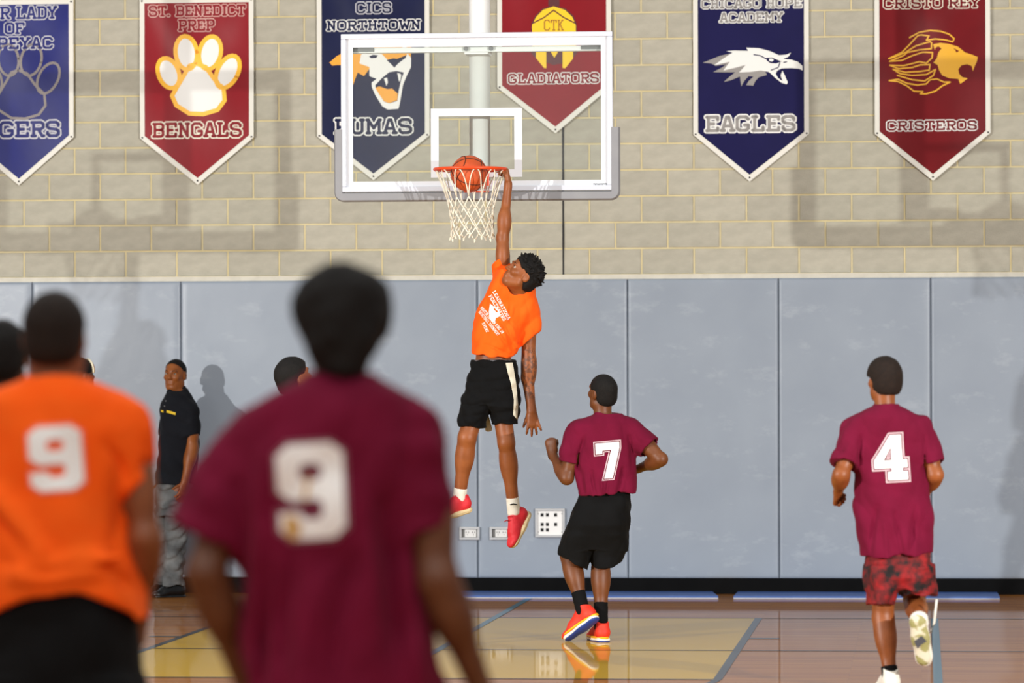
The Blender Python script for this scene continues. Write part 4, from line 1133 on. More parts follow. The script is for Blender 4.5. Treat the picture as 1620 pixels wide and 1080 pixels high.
    # the knot of pulled cloth at the side
    S.u(rc(L(796, 545, -.13), L(808, 560, -.08), .012, .016), .02); S.u(rc(L(785, 528, -.135), L(806, 556, -.11), .006, .008), .02); S.u(rc(L(790, 518, -.13), L(818, 548, -.08), .006, .008), .02)
    lo, hi = bounds([L(735, 395), L(862, 580)], V(.02, .2, .02)); shirt = g.add('shirt', S, lo, hi, .005, C_ORG)
    # chest print
    FONT['J'] = [[(2.6, 6), (2.6, 1), (1.8, 0), (.9, 0), (.1, 1)]]
    PW = mat('print_white', (246, 240, 234), 0.6)
    def word(txt, a, b, hgt):
        st, wd_ = text_strokes(txt, 1.6); A = L(a[0], a[1]); Bq = L(b[0], b[1]); ex = Bq - A; ln = np.linalg.norm(ex); ex = ex / ln; ez = V(-ex[2], 0, ex[0])
        sx = ln / wd_; sz = hgt / 6.0
        me = stroke_mesh([[(q[0] * sx, q[1] * sz) for q in pl] for pl in st], 1.15 * min(sx, sz), 0, lambda x, z: 0.0)
        n = len(me.vertices); co = np.zeros(n * 3); me.vertices.foreach_get('co', co); co = co.reshape(-1, 3)
        pts = A + co[:, :1] * ex + co[:, 2:] * ez - V(0, .5, 0)
        co = march(S, pts, V(0, 1, 0)) - V(0, .003, 0); me.vertices.foreach_set('co', co.astype(np.float32).ravel()); me.update()
        link_mesh('print_lettering', me, PW, shirt)
    word('LEADNATIONA', (779.5, 462), (803.5, 506), .019); word('PEACEMAKERS', (773.5, 469), (796.5, 508), .020)
    word('MARTIN LUTHER KING JR', (760, 488), (794, 528), .018); word('BASKETBALL TOURNAMENT', (757, 494), (787, 531), .018); word('EVENT', (763, 512), (770, 526), .016)
    def patch(nm, poly, m, lift, sdf, par, st=.010, yb=0.0):
        v2, f = tess([[tuple(L(a, b, yb)[[0, 2]]) for a, b in poly]], st)
        return project_mesh(nm, g, sdf, v2, f, m, V(0, 0, 0), V(1, 0, 0), V(0, 0, 1), V(0, 1, 0), lift, par)
    k = lambda pts: [(740 + a / 9, 440 + b / 9) for a, b in pts]
    patch('print_logo', k([(318,365),(360,398),(400,428),(452,462),(456,545),(400,572),(382,640),(340,612),(312,572),(303,480)]), PW, .003, S, shirt)
    patch('print_logo_rim', k([(366,428),(384,430),(425,470),(430,494),(410,488),(374,450)]), C_ORG, .0045, S, shirt)
    # shorts
    H = Sdf().u(g.loft([(571,748,816,0,.125),(580,746,818,0,.135),(600,740,820,0,.145),(622,734,822,0,.15),(640,731,822,0,.145)], 2.3), .01)
    H.u(loft_open(g.loft([(610,748,776,0,.10),(628,736,777,0,.135),(645,728,776,0,.14),(660,726,771,-.01,.125),(674,724,767,-.015,.12)], 2.2), zbot(g, 674)), .02)
    H.u(loft_open(g.loft([(610,776,808,0,.10),(628,769,818,0,.135),(645,771,822,0,.14),(656,776,820,-.01,.125),(669,779,818,-.015,.12)], 2.2), zbot(g, 669)), .02)
    H.disp(folds(21, .006, (16, 36), (1, .6, .5)))
    lo, hi = bounds([L(715, 565), L(832, 682)], V(.02, .2, .02)); sh = g.add('shorts', H, lo, hi, .005, C_BLK)
    patch('side_stripe', [(800,574),(811,573.5),(813,585),(817,610),(819.5,640),(818.5,664),(812,656),(813,632),(808,605),(803,588)], cloth('ivory', (232, 226, 204), (222, 214, 190)), .003, H, sh)
    FL = Sdf().u(rc(L(770, 655, .08), L(773, 678, .09), .012, .024, V(0, 1, 0), .35), .01).cut(plane(L(770, 683, .08), V(.1, 0, -1)), .003)
    lo, hi = bounds([L(760, 640, .08), L(785, 690, .08)], .06); g.add('back_panel', FL, lo, hi, .004, cloth('ivory', (0, 0, 0), (0, 0, 0)), sh)
    W = Sdf().u(g.loft([(569,750,810,0,.118),(574,749,813,0,.124),(580,748,815,0,.128)], 2.3), .01).disp(folds(4, .003, (60, 110)))
    lo, hi = bounds([L(740, 565), L(825, 585)], V(.01, .18, .01)); g.add('undershorts_band', W, lo, hi, .005, cloth('grey_band', (60, 62, 66), (120, 122, 126), 90), sh)
    SW = cloth('sock_white', (238, 236, 226), (228, 224, 208)); SN = mat('shoe_lace_red', (190, 26, 38), 0.7)
    k1 = kl + (al - kl) * .86; sock(g, kl, al, .84, .044, .044, SW); sock(g, kr, ar, .80, .042, .044, SW)
    MB().tube([L(807, 798, -.03), L(812, 797, -.045), L(818, 798, -.03)], .004, 6).build('sock_mark', C_BLK, g.root, True)
    shoe(g, al + V(0, 0, -.012), V(-.75, -.50, -.22), V(-.1, -.2, 1), (S_RED, S_CREAM, S_CREAM, SN), .0045, 1.03)
    shoe(g, ar + V(.004, 0, -.025), V(-.36, -.42, -.83), V(-.70, -.45, .5), (S_RED, S_CREAM, S_CREAM, SN), .0045, 1.03)
    MB().tube([L(806, 824, -.10), L(801, 823, -.12), L(798, 825, -.12)], .004, 6).build('loose_lace', SN, g.root, True)

# ------------------------------------------------------------------ player numbered 7
def build_seven():
    g = Fig(948, 26.04, 'person in maroon shirt numbered 7 with black shorts and orange-red shoes')
    L = g.L; SK = skin('seven', (116, 66, 33), (102, 56, 26))
    c = L(953, 621, .0); Rm = frame(V(-.62, .76, .20), V(0, -.15, 1)); sc = 1.0
    sl, el, wl = L(914, 684), L(897, 756, -.02), L(874, 719, .13)
    sr, er, wr = L(999, 682), L(1046, 726, -.09), L(1008, 742, .12)
    hl, kl, al = L(934, 806), L(901, 878, .10), L(922, 966, -.02)
    hr, kr, ar = L(966, 806), L(950, 880, .10), L(951, 990, .02)
    B = Sdf(); B.u(g.loft([(658,940,975,0,.06),(668,915,1000,0,.09),(700,915,1000,0,.10),(740,922,992,0,.10),(790,926,988,0,.095),(830,924,984,0,.09)], 2.2), .01)
    B.u(rc(L(954, 664), L(953, 640), .058, .056), .03); head_ops(B, c, Rm, sc)
    arm_ops(B, sl, el, wl); arm_ops(B, sr, er, wr)
    hand_ops(B, wl, nrm(V(-.12, .12, 1)), V(-.35, -.9, 0), V(1, .2, 0), curl=(70, 80, 50), tang=25, tcurl=25)
    hand_ops(B, wr, nrm(V(-.7, .7, -.1)), V(.2, -.4, .9), V(0, .5, .8), curl=(40, 50, 40), tang=30)
    leg_ops(B, hl, kl, al, (.068, .060, .056, .038), .060, V(0, -1, 0)); leg_ops(B, hr, kr, ar, (.068, .060, .056, .038), .058, V(0, -1, 0))
    lo, hi = bounds([L(850, 585), L(1066, 1016)], V(.02, .3, .02)); g.add('body', B, lo, hi, .0055, SK)
    Hh = hair_sdf(c, Rm, sc, .006, front=.06, slope=1.0, bumps=.0012); lo2, hi2 = bounds([c], .16); g.add('hair', Hh, lo2, hi2, .005, H_BLK)
    S = Sdf().u(g.loft([(655,942,982,0,.075),(661,926,998,0,.095),(671,911,1008,0,.112),(690,907,1009,0,.12),(720,910,1006,0,.122),(750,913,1004,0,.135),(772,914,1005,0,.15),(788,916,1003,0,.15)], 2.3), .01)
    S.u(sleeve(sl, el, .070, .080, .66, .004, 4), .035); S.u(sleeve(sr, er, .068, .076, .58, .004, 5), .035)
    S.sub(ell(L(954, 650, .02), V(.068, .10, .052)), .006)
    S.cut(plane(L(955, 780), V(.06, 0, -1)), .004)
    for pts, am, sg in (([(925,690),(915,720),(914,750)], .014, .012), ([(935,745),(938,765),(942,784)], .016, .010), ([(962,755),(960,770),(958,784)], .014, .010), ([(985,740),(980,765),(975,784)], .016, .012), ([(925,755),(927,770),(928,784)], -.012, .010), ([(950,750),(951,768),(950,784)], -.012, .010), ([(995,690),(998,715),(999,740)], .014, .012)):
        S.disp(groove(g, pts, am, sg))
    S.disp(folds(31, .008, (14, 30), (1, .3, .5))); S.disp(folds(32, .003, (35, 60)))
    lo, hi = bounds([L(862, 648), L(1060, 792)], V(.02, .2, .02)); sh = g.add('shirt', S, lo, hi, .0055, C_MAR)
    digit(g, S, '7', L(961, 727.5), 38 / 248.8, 56 / 248.8, C_NUM, C_NEDGE, C_NGAP, rot=5, shear=.05, parent=sh)
    H = Sdf().u(g.loft([(765,924,992,0,.10),(785,916,996,0,.115),(800,909,997,0,.13),(830,897,995,.01,.145),(850,891,993,.04,.14),(868,888,990,.06,.125)], 2.4), .01)
    H.u(loft_open(g.loft([(825,912,940,.02,.10),(845,893,944,.035,.14),(862,885,940,.06,.135),(885,882,932,.07,.12),(904,882,928,.07,.12)], 2.2), zbot(g, 900)), .02)
    H.u(loft_open(g.loft([(825,945,982,.02,.10),(845,937,992,.035,.14),(862,936,992,.06,.135),(880,936,986,.07,.12),(896,938,980,.07,.12)], 2.2), zbot(g, 893)), .02)
    H.cut(plane(L(884, 876, .05), nrm(V(-.48, 0, -.88))), .004); H.cut(plane(L(975, 892, .05), nrm(V(.55, 0, -.85))), .006)
    H.disp(folds(33, .005, (14, 30), (1, .6, .5)))
    lo, hi = bounds([L(870, 765), L(1006, 910)], V(.02, .25, .02)); g.add('shorts', H, lo, hi, .0055, C_BLK)
    sock(g, kl, al, .66, .046, .044, C_BLK); sock(g, kr, ar, .66, .045, .044, C_BLK)
    UP = mat('shoe_vermilion', (226, 44, 22), 0.6, (232, 56, 30), 30, 0.1, 200); MID = mat('shoe_yellow_white_midsole', (250, 244, 232), 0.5); OUT = mat('shoe_blue_outsole', (34, 60, 140), 0.5); YE = mat('shoe_yellow_rand', (250, 182, 16), 0.5)
    for ank, toe, up in ((al + V(0, 0, -.005), V(-.66, .38, -.52), V(-.42, .42, .80)), (ar, V(-.30, .95, -.02), V(0, .02, 1))):
        s_ = shoe(g, ank, toe, up, (UP, MID, OUT, UP), .005, 1.04)
        Rf = frame(toe, up); q = lambda x, y, z: ank + Rf @ (V(x, y, z) * 1.04)
        ring = [q(.047 * math.sin(a) * (1 + .05 * math.cos(a)), .062 + .142 * math.cos(a), -.066 + .004 * math.cos(a)) for a in np.linspace(0, 2 * math.pi, 36, endpoint=False)]
        MB().tube(ring, .007, 8, True).build('yellow_rand', YE, s_, True)

# ------------------------------------------------------------------ runner numbered 4
def build_four():
    g = Fig(1410, 22.0, 'person in maroon shirt numbered 4 running away in red patterned shorts')
    L = g.L; SK = skin('four', (146, 82, 41), (128, 70, 32))
    c = L(1398, 602, .02); Rm = frame(V(-.38, .92, .02), V(0, 0, 1)); sc = .98
    sl, el, wl = L(1354, 680), L(1331, 750, -.09), L(1326, 778, .10)
    sr, er, wr = L(1456, 678), L(1480, 750, -.06), L(1462, 782, .15)
    hl, kl, al = L(1398, 892), L(1397, 975, .05), L(1408, 1066, -.02)
    hr, kr, ar = L(1440, 892), L(1447, 950, .16), L(1456, 983, -.24)
    B = Sdf(); B.u(g.loft([(648,1384,1420,0,.06),(662,1360,1446,0,.09),(700,1358,1458,0,.10),(760,1366,1458,0,.10),(830,1376,1460,0,.10),(900,1380,1460,0,.09)], 2.2), .01)
    B.u(rc(L(1401, 655), L(1399, 622), .056, .054), .03); head_ops(B, c, Rm, sc)
    arm_ops(B, sl, el, wl); arm_ops(B, sr, er, wr)
    hand_ops(B, wl, nrm(V(-.05, .8, -.45)), V(-.9, 0, .3), V(0, .3, 1), curl=(70, 80, 50), tang=25, tcurl=25)
    hand_ops(B, wr, nrm(V(-.3, .9, .1)), V(.9, 0, .3), V(0, 0, 1), curl=(70, 80, 50), tang=25, tcurl=25)
    leg_ops(B, hl, kl, al, (.068, .058, .052, .036), .056, V(0, -1, 0)); leg_ops(B, hr, kr, ar, (.068, .060, .054, .037), .056, V(0, -.3, -1))
    lo, hi = bounds([L(1300, 560), L(1500, 1095)], V(.02, .35, .02)); lo[1] = -.36; hi[1] = .36; g.add('body', B, lo, hi, .006, SK)
    Hh = hair_sdf(c, Rm, sc, .021, front=.06, slope=1.0, bumps=.0020); lo2, hi2 = bounds([c], .16); g.add('hair', Hh, lo2, hi2, .005, H_BRN)
    S = Sdf().u(g.loft([(640,1386,1418,0,.07),(648,1370,1434,0,.09),(658,1354,1454,0,.11),(675,1347,1465,0,.118),(700,1350,1467,0,.12),(740,1352,1468,0,.125),(790,1354,1470,0,.13),(840,1358,1473,0,.135),(870,1360,1476,0,.15),(886,1361,1476,0,.15)], 2.3), .01)
    S.u(sleeve(sl, el, .068, .074, .76, .004, 6), .035); S.u(sleeve(sr, er, .066, .070, .76, .004, 7), .035)
    S.sub(ell(L(1401, 634, .02), V(.060, .10, .048)), .006); S.cut(plane(L(1418, 876), V(.05, 0, -1)), .004)
    for pts, am, sg in (([(1385,800),(1378,840),(1374,880)], .016, .014), ([(1412,810),(1418,845),(1425,882)], .018, .014), ([(1445,800),(1440,840),(1436,880)], .014, .014), ([(1360,690),(1356,720),(1357,760)], .014, .012), ([(1460,690),(1460,725),(1462,760)], .012, .012), ([(1395,830),(1398,860),(1400,882)], -.012, .014)):
        S.disp(groove(g, pts, am, sg))
    S.disp(folds(41, .008, (12, 26), (1, .3, .45))); S.disp(folds(42, .003, (30, 55)))
    lo, hi = bounds([L(1298, 632), L(1500, 890)], V(.02, .22, .02)); sh = g.add('shirt', S, lo, hi, .006, C_MAR)
    digit(g, S, '4', L(1405, 723), 51 / 294.5, 71 / 294.5, C_NUM, C_NEDGE, C_NGAP, rot=3, parent=sh)
    RED = mat('shorts_red_pattern', (14, 6, 8), 0.8, (150, 12, 18), 13, 0.1, 300, lo=.42, hi=.66, detail=6)
    H = Sdf().u(g.loft([(850,1374,1464,0,.10),(885,1370,1470,0,.12),(912,1368,1476,.02,.14),(930,1371,1476,.035,.12)], 2.4), .01)
    H.u(loft_open(g.loft([(895,1368,1422,.01,.13),(925,1370,1418,.02,.125),(940,1372,1415,.02,.12),(953,1374,1412,.02,.115)], 2.2), zbot(g, 953)), .015)
    H.u(loft_open(g.loft([(895,1416,1475,.02,.135),(918,1419,1478,.05,.135),(938,1424,1479,.06,.13)], 2.2), zbot(g, 938)), .015)
    H.disp(folds(43, .007, (14, 30), (1, .6, .5)))
    lo, hi = bounds([L(1360, 845), L(1490, 960)], V(.02, .28, .02)); g.add('shorts', H, lo, hi, .006, RED)
    sock(g, kl, al, .86, .044, .044, C_BLK, .006); sock(g, kr, ar, .90, .044, .044, C_WHT, .006)
    UW = mat('shoe_offwhite', (232, 228, 216), 0.55, (222, 218, 204), 20); OL = mat('shoe_olive_sole', (150, 146, 92), 0.6, (206, 200, 176), 16, lo=.42, hi=.5, detail=2)
    shoe(g, al, V(-.12, .98, -.02), V(0, .02, 1), (UW, UW, UW, UW), .006, 1.05)
    s_ = shoe(g, ar + V(0, .0, -.01), V(.16, .22, -.96), V(.18, .92, .22), (UW, UW, OL, UW), .006, 1.06)
    MB().tube([L(1472, 1000, -.2), L(1478, 985, -.22), L(1480, 966, -.22), L(1482, 948, -.21)], .007, 6).build('flying_lace', UW, s_, True)
    GR = mat('shoe_grey_shank', (70, 72, 78), 0.5)
    q = lambda x, y, z: ar + V(0, 0, -.01) + frame(V(.16, .22, -.96), V(.18, .92, .22)) @ (V(x, y, z) * 1.06)
    m = MB(); m.v = [tuple(q(*t)) for t in ((-.030, .055, -.109), (.012, .030, -.111), (.034, .062, -.109), (.004, .075, -.111), (-.018, .095, -.111))]; m.f = [(0, 1, 2, 3, 4)]
    m.build('shank_plate', GR, s_)

# ------------------------------------------------------------------ generic lower half and standing figures
def lower(g, B, z0=0.0, hipz=.93, w=.095, yk=.02, x0=0.0, short=C_BLK, cover=True, h=.009, shoes=None, wid=1.0, top=None, rot=0.0, knee=.50):
    cs, sn = math.cos(rot), math.sin(rot)
    def r2(x, y, z): return V(x0 + x * cs - y * sn, x * sn + y * cs, z)
    for q in (-1, 1):
        leg_ops(B, r2(q * w, 0, hipz - .02), r2(q * (w + .015), yk, .50), r2(q * (w + .025), -.02, .09), back=-r2(0, 1, 0) + r2(0, 0, 0))
    top = top or hipz + .14
    H = Sdf()
    def rl(fn): return lambda p: fn(np.stack([(p[..., 0] - x0) * cs + p[..., 1] * sn, -(p[..., 0] - x0) * sn + p[..., 1] * cs, p[..., 2]], -1))
    H.u(rl(loft([hipz - .20, hipz - .05, top], [0, 0, 0], [.215 * wid, .205 * wid, .185 * wid], [0, 0, 0], [.16, .155, .135])), .01)
    for q in (-1, 1):
        H.u(rl(loft_open(loft([knee - .02, hipz - .25, hipz - .1], [q * .125 * wid, q * .108 * wid, q * .1 * wid], [.105, .11, .11], [0, 0, 0], [.115, .14, .14]), knee - .02)), .02)
    H.disp(folds(51, .008, (12, 26), (1, .6, .5)))
    lo, hi = V(x0 - .38, -.38, .25 if knee > .3 else .02), V(x0 + .38, .38, top + .03)
    g.add('trousers' if knee < .3 else 'shorts', H, lo, hi, h, short)
    cols = shoes or (C_BLK, S_CREAM, C_BLK, C_WHT)
    for q in (-1, 1):
        a = r2(q * (w + .025), -.02, .09); sock(g, r2(q * (w + .015), yk, .50), a, .70, .047, .045, C_WHT, h)
        shoe(g, a, r2(q * .18, 1, 0) - r2(0, 0, 0), V(0, 0, 1), cols, h * .8, 1.02, laces=False)

def build_maroon_nine():
    g = Fig(530, 9.39, 'person nearest the camera in maroon shirt numbered 9 with high dark hair')
    L = g.L; SK = skin('maroon_nine', (108, 66, 42), (96, 56, 34))
    c = L(538, 516, .0); Rm = frame(V(.02, .99, .08), V(0, 0, 1)); sc = 1.0
    sl, el, wl = L(388, 708), L(326, 905, -.04), L(396, 1096, .10)
    sr, er, wr = L(662, 708), L(692, 915, -.05), L(764, 1098, .04)
    B = Sdf(); B.u(g.loft([(600,500,580,0,.06),(630,430,640,0,.085),(680,395,668,0,.10),(760,398,655,0,.105),(880,405,640,0,.105),(1000,410,655,0,.11),(1120,410,660,0,.12)], 2.2), .01)
    B.u(rc(L(539, 622), L(538, 560), .060, .057), .03); head_ops(B, c, Rm, sc)
    arm_ops(B, sl, el, wl, (.050, .043, .044, .029), .047); arm_ops(B, sr, er, wr, (.055, .048, .048, .028), .050)
    hand_ops(B, wl, nrm(V(.2, .4, -1)), V(-.8, -.4, 0), V(0, 1, 0), curl=(25, 30, 20)); hand_ops(B, wr, nrm(V(.15, .1, -1)), V(.8, -.4, 0), V(-.2, 1, 0), curl=(25, 30, 20))
    x0 = float(L(532, 1000)[0]); lower(g, B, x0=x0, hipz=.93, wid=.92, top=.945, shoes=(C_BLK, C_WHT, C_WHT, C_WHT))
    lo, hi = V(-.45, -.36, -.01), V(.50, .36, 2.0); g.add('body', B, lo, hi, .008, SK)
    Hh = Sdf().u(g.loft([(416,524,556,0,.05),(422,508,576,0,.075),(432,491,594,0,.098),(448,474,610,0,.115),(472,463,618,0,.125),(500,463,618,0,.128),(528,471,611,-.005,.122),(550,483,600,-.02,.105),(572,496,588,-.035,.085),(590,504,580,-.04,.07)], 2.1), .01)
    Hh.cut(plane(c + V(0, .075, .06), nrm(V(0, 1, -.75))), .02); Hh.disp(folds(61, .010, (42, 75), n=10)); Hh.disp(folds(62, .006, (80, 140), n=9))
    lo, hi = bounds([L(450, 405), L(632, 600)], V(.02, .2, .02)); g.add('hair', Hh, lo, hi, .006, H_BLK)
    S = Sdf().u(g.loft([(594,498,582,0,.075),(602,470,606,0,.092),(612,446,628,0,.105),(628,424,650,0,.118),(655,402,670,0,.128),(700,382,680,0,.135),(760,374,676,0,.135),(820,378,664,0,.138),(880,384,656,0,.14),(950,390,668,0,.145),(1020,392,685,0,.15),(1100,394,698,0,.155),(1180,392,704,0,.155)], 2.3), .01)
    S.u(sleeve(L(396, 715), L(318, 862, -.02), .072, .088, .90, .006, 8), .05); S.u(sleeve(L(656, 712), L(684, 900, -.03), .070, .066, .64, .005, 9), .05)
    S.sub(ell(L(539, 588, .02), V(.066, .10, .052)), .006)
    for pts, am, sg in (([(478,850),(455,960),(452,1120)], .024, .022), ([(520,900),(490,1000),(478,1130)], -.014, .02), ([(560,880),(535,990),(520,1120)], .022, .02), ([(605,800),(620,930),(640,1120)], .026, .022), ([(585,760),(590,900),(600,1050)], -.014, .02), ([(640,760),(650,880),(672,1100)], -.012, .02),
                        ([(384,760),(388,820),(392,880)], .010, .016), ([(420,720),(412,820),(405,960)], -.012, .02), ([(430,900),(420,1010),(418,1120)], .020, .016)):
        S.disp(groove(g, pts, am * .9, sg * .85))
    S.disp(folds(63, .0065, (10, 22), (1, .25, .30), n=8)); S.disp(folds(64, .004, (30, 50), (1, .5, .4)))
    lo, hi = bounds([L(240, 590), L(750, 1190)], V(.02, .25, .02)); sh = g.add('shirt', S, lo, hi, .008, C_MAR)
    digit(g, S, '9', L(497, 774), 104 / 690, 148 / 690, C_NUM, mat('number_edge_muted', (150, 84, 104), 0.6), C_NGAP, rot=4, shear=.02, parent=sh, ow=.75)
    # scuffed gold stain over the number
    ST = mat('number_stain', (196, 150, 84), 0.7, (214, 180, 120), 20)
    v2, f = tess([[tuple(L(a, b)[[0, 2]]) for a, b in ((456,812),(470,812),(482,826),(478,846),(466,850),(454,836))]], .012)
    project_mesh('number_stain', g, S, v2, f, ST, V(0, 0, 0), V(1, 0, 0), V(0, 0, 1), V(0, 1, 0), .0075, sh)
    v2, f = tess([[tuple(L(a, b)[[0, 2]]) for a, b in ((489,750),(496,752),(492,784),(484,790))]], .010)
    project_mesh('number_stain', g, S, v2, f, ST, V(0, 0, 0), V(1, 0, 0), V(0, 0, 1), V(0, 1, 0), .0075, sh)

def build_orange_nine():
    g = Fig(90, 11.17, 'person in orange shirt numbered 9 seen from behind with close-cropped hair')
    L = g.L; SK = skin('orange_nine', (140, 82, 48), (124, 70, 40))
    c = L(87, 534, .0); Rm = frame(V(.06, .99, .04), V(0, 0, 1)); sc = 1.04
    sl, el, wl = L(-30, 676), L(-72, 850, -.03), L(-58, 965, .1)
    sr, er, wr = L(204, 676), L(230, 850, -.03), L(222, 968, .10)
    B = Sdf(); B.u(g.loft([(604,52,124,0,.06),(630,0,180,0,.09),(680,-25,205,0,.11),(760,-22,195,0,.115),(860,-22,192,0,.12),(960,-22,205,0,.13)], 2.2), .01)
    B.u(rc(L(87, 625), L(87, 565), .070, .066), .03); head_ops(B, c, Rm, sc, jaw=1.08)
    arm_ops(B, sl, el, wl, (.046, .040, .042, .028), .046); arm_ops(B, sr, er, wr, (.046, .040, .042, .028), .046)
    hand_ops(B, wl, nrm(V(.1, .3, -1)), V(-.9, -.3, 0), V(.2, 1, 0), curl=(25, 30, 20)); hand_ops(B, wr, nrm(V(-.1, .3, -1)), V(.9, -.3, 0), V(-.2, 1, 0), curl=(25, 30, 20))
    x0 = float(L(96, 1000)[0]); lower(g, B, x0=x0, hipz=.96, wid=1.06, top=1.16, shoes=(C_BLK, C_WHT, C_WHT, C_WHT))
    lo, hi = V(-.42, -.36, -.01), V(.45, .36, 1.95); g.add('body', B, lo, hi, .008, SK)
    Hh = hair_sdf(c, Rm, sc, .009, front=.06, slope=.95, bumps=.0012, nape=-.068); lo2, hi2 = bounds([c], .18); g.add('hair', Hh, lo2, hi2, .006, H_BRN)
    S = Sdf().u(g.loft([(596,50,126,0,.08),(604,24,152,0,.10),(616,-6,180,0,.115),(636,-30,206,0,.13),(680,-40,216,0,.14),(740,-36,208,0,.145),(800,-36,204,0,.15),(860,-38,208,0,.155),(910,-42,221,0,.16),(940,-44,228,0,.165),(975,-44,230,0,.165)], 2.3), .01)
    S.u(sleeve(L(-18, 684), L(-70, 850, -.02), .078, .068, .62, .005, 10), .05); S.u(sleeve(L(188, 690), L(242, 850, -.02), .078, .050, .48, .005, 11), .05)
    S.sub(ell(L(87, 585, .02), V(.080, .11, .058)), .006); S.sub(ell(L(108, 1000), V(.215, .6, .122)), .004)
    for pts, am, sg in (([(0,790),(20,830),(52,862)], .024, .018), ([(190,740),(192,800),(185,860)], .016, .018), ([(10,885),(80,900),(190,872)], .014, .014), ([(20,915),(100,912),(200,900)], -.014, .016), ([(175,700),(195,730),(203,760)], .016, .012), ([(150,880),(190,905),(215,940)], .014, .014)):
        S.disp(groove(g, pts, am, sg))
    S.disp(folds(71, .006, (9, 20), (1, .3, .5), n=8)); S.disp(folds(72, .005, (28, 48), (1, .5, .5)))
    S.u(rc(L(30, 905, -.165), L(190, 880, -.15), .012, .008), .05); S.u(rc(L(-10, 790, -.14), L(60, 870, -.16), .014, .008), .05)
    lo, hi = bounds([L(-110, 590), L(275, 985)], V(.02, .25, .02)); sh = g.add('shirt', S, lo, hi, .008, C_ORG)
    digit(g, S, '9', L(98, 723), 82 / 580, 100 / 580, C_NUM, C_NOEDGE, C_NOEDGE, rot=4, parent=sh, ow=.8)

def standing(g, top, yaw, hfwd, SKm, shirt, shortm, hairt=.008, hair=H_BLK, h=.010, hc=None, sc=1.0, eyes_on=False, name_shirt='shirt', knee=.50, hsd=3):
    """plain upright figure; yaw 0 faces away from the camera"""
    k = top / 1.80; cs, sn = math.cos(yaw), math.sin(yaw)
    def q(x, y, z): return V(x * cs - y * sn, x * sn + y * cs, z * k)
    c = q(0, .02, 1.80 - .118) if hc is None else hc
    Rm = frame(V(*hfwd), V(0, 0, 1)); B = Sdf()
    def rl(fn): return lambda p: fn(np.stack([p[..., 0] * cs + p[..., 1] * sn, -p[..., 0] * sn + p[..., 1] * cs, p[..., 2]], -1))
    z = lambda *a: [b * k for b in a]
    B.u(rl(loft(z(.85, 1.0, 1.15, 1.35, 1.44, 1.50), [0] * 6, [.16, .15, .14, .165, .15, .07], [0] * 6, [.11, .105, .10, .11, .095, .06])), .01)
    B.u(rc(q(0, -.01, 1.46), c + V(0, 0, -.06), .058, .055), .03); head_ops(B, c, Rm, sc)
    for s_ in (-1, 1):
        S0, E0, W0 = q(s_ * .175, 0, 1.42), q(s_ * .225, -.02, 1.13), q(s_ * .235, .05, .88)
        arm_ops(B, S0, E0, W0); hand_ops(B, W0, nrm(q(s_ * .02, .15, -1)), q(s_, 0, 0), q(0, 1, 0), curl=(20, 28, 20))
    lower(g, B, hipz=.93 * k, rot=yaw, short=shortm, h=h, knee=knee)
    g.add('body', B, V(-.42, -.42, -.01), V(.42, .42, top + .08), h * .85, SKm)
    Hh = hair_sdf(c, Rm, sc, hairt, bumps=.002 + hairt * .1, seed=hsd); lo, hi = bounds([c], .2); g.add('hair', Hh, lo, hi, .006, hair)
    S = Sdf().u(rl(loft(z(.80, .95, 1.15, 1.35, 1.44, 1.49, 1.515), [0] * 7, [.205, .20, .19, .195, .175, .11, .075], [0] * 7, [.15, .145, .135, .135, .12, .09, .075])), .01)
    for s_ in (-1, 1): S.u(sleeve(q(s_ * .165, 0, 1.41), q(s_ * .225, -.02, 1.13), .076, .072, .72, .004, 3), .04)
    S.sub(ell(q(0, .02, 1.53), V(.068, .08, .05)), .006); S.disp(folds(81, .010, (10, 24), (1, .4, .5)))
    g.add(name_shirt, S, V(-.42, -.42, .74 * k), V(.42, .42, 1.58 * k), h, shirt)
    T = lambda x, y, zz: c + Rm @ (V(x, y, zz) * sc)
    if eyes_on: eyes(g, T, Rm, sc); brows(g, T, sc, hair)
    return c, Rm, T

def build_background():
    SKd = skin('deep', (78, 46, 30), (66, 38, 24)); SKw = skin('warm', (156, 96, 60), (138, 82, 50))
    g = Fig(4, 13.5, 'person with black hair and maroon collar cut off by the frame edge'); standing(g, 1.875, R(8), (.1, .99, 0), SKd, C_MAR, C_BLK, .010)
    g = Fig(472, 25.0, 'person with black hair in profile, mostly hidden behind the near maroon player')
    hc = g.L(466, 598, .0); standing(g, 1.79, R(-62), (.78, .50, .30), SKw, C_MAR, C_BLK, .016, sc=1.04, hc=hc, eyes_on=True)
    g = Fig(126, 29.0, 'person in black cap with cream and red band behind the orange shirted player')
    hc = g.L(127, 594, .0); c, Rm, T = standing(g, 1.80, R(-40), (.75, .62, .1), SKd, C_BLK, C_BLK, .008, hc=hc, sc=1.05)
    BL, CR, RD = cloth('cap_black', (14, 14, 15), (20, 20, 21)), cloth('cap_cream', (226, 216, 190), (216, 206, 178)), cloth('cap_red', (120, 34, 34), (132, 40, 40))
    cap = Sdf().u(ell(T(0, -.012, .035), V(.088, .108, .094), Rm), .01).cut(plane(T(0, 0, .01), Rm @ V(0, .15, -1)), .006)
    lo, hi = bounds([c], .2); g.add('cap', cap, lo, hi, .006, BL)
    for nm, r_, m, yy in (('cap_band', .009, CR, .068), ('cap_band', .008, RD, .082)):
        pts = [T(.086 * math.cos(a) * math.sqrt(max(.02, 1 - ((yy + .012) / .112) ** 2)) , yy, .035 + .096 * math.sin(a) * math.sqrt(max(.02, 1 - ((yy + .012) / .112) ** 2))) for a in np.linspace(-.35, math.pi + .35, 24)]
        MB().tube(pts, r_, 8).build(nm, m, g.root, True)

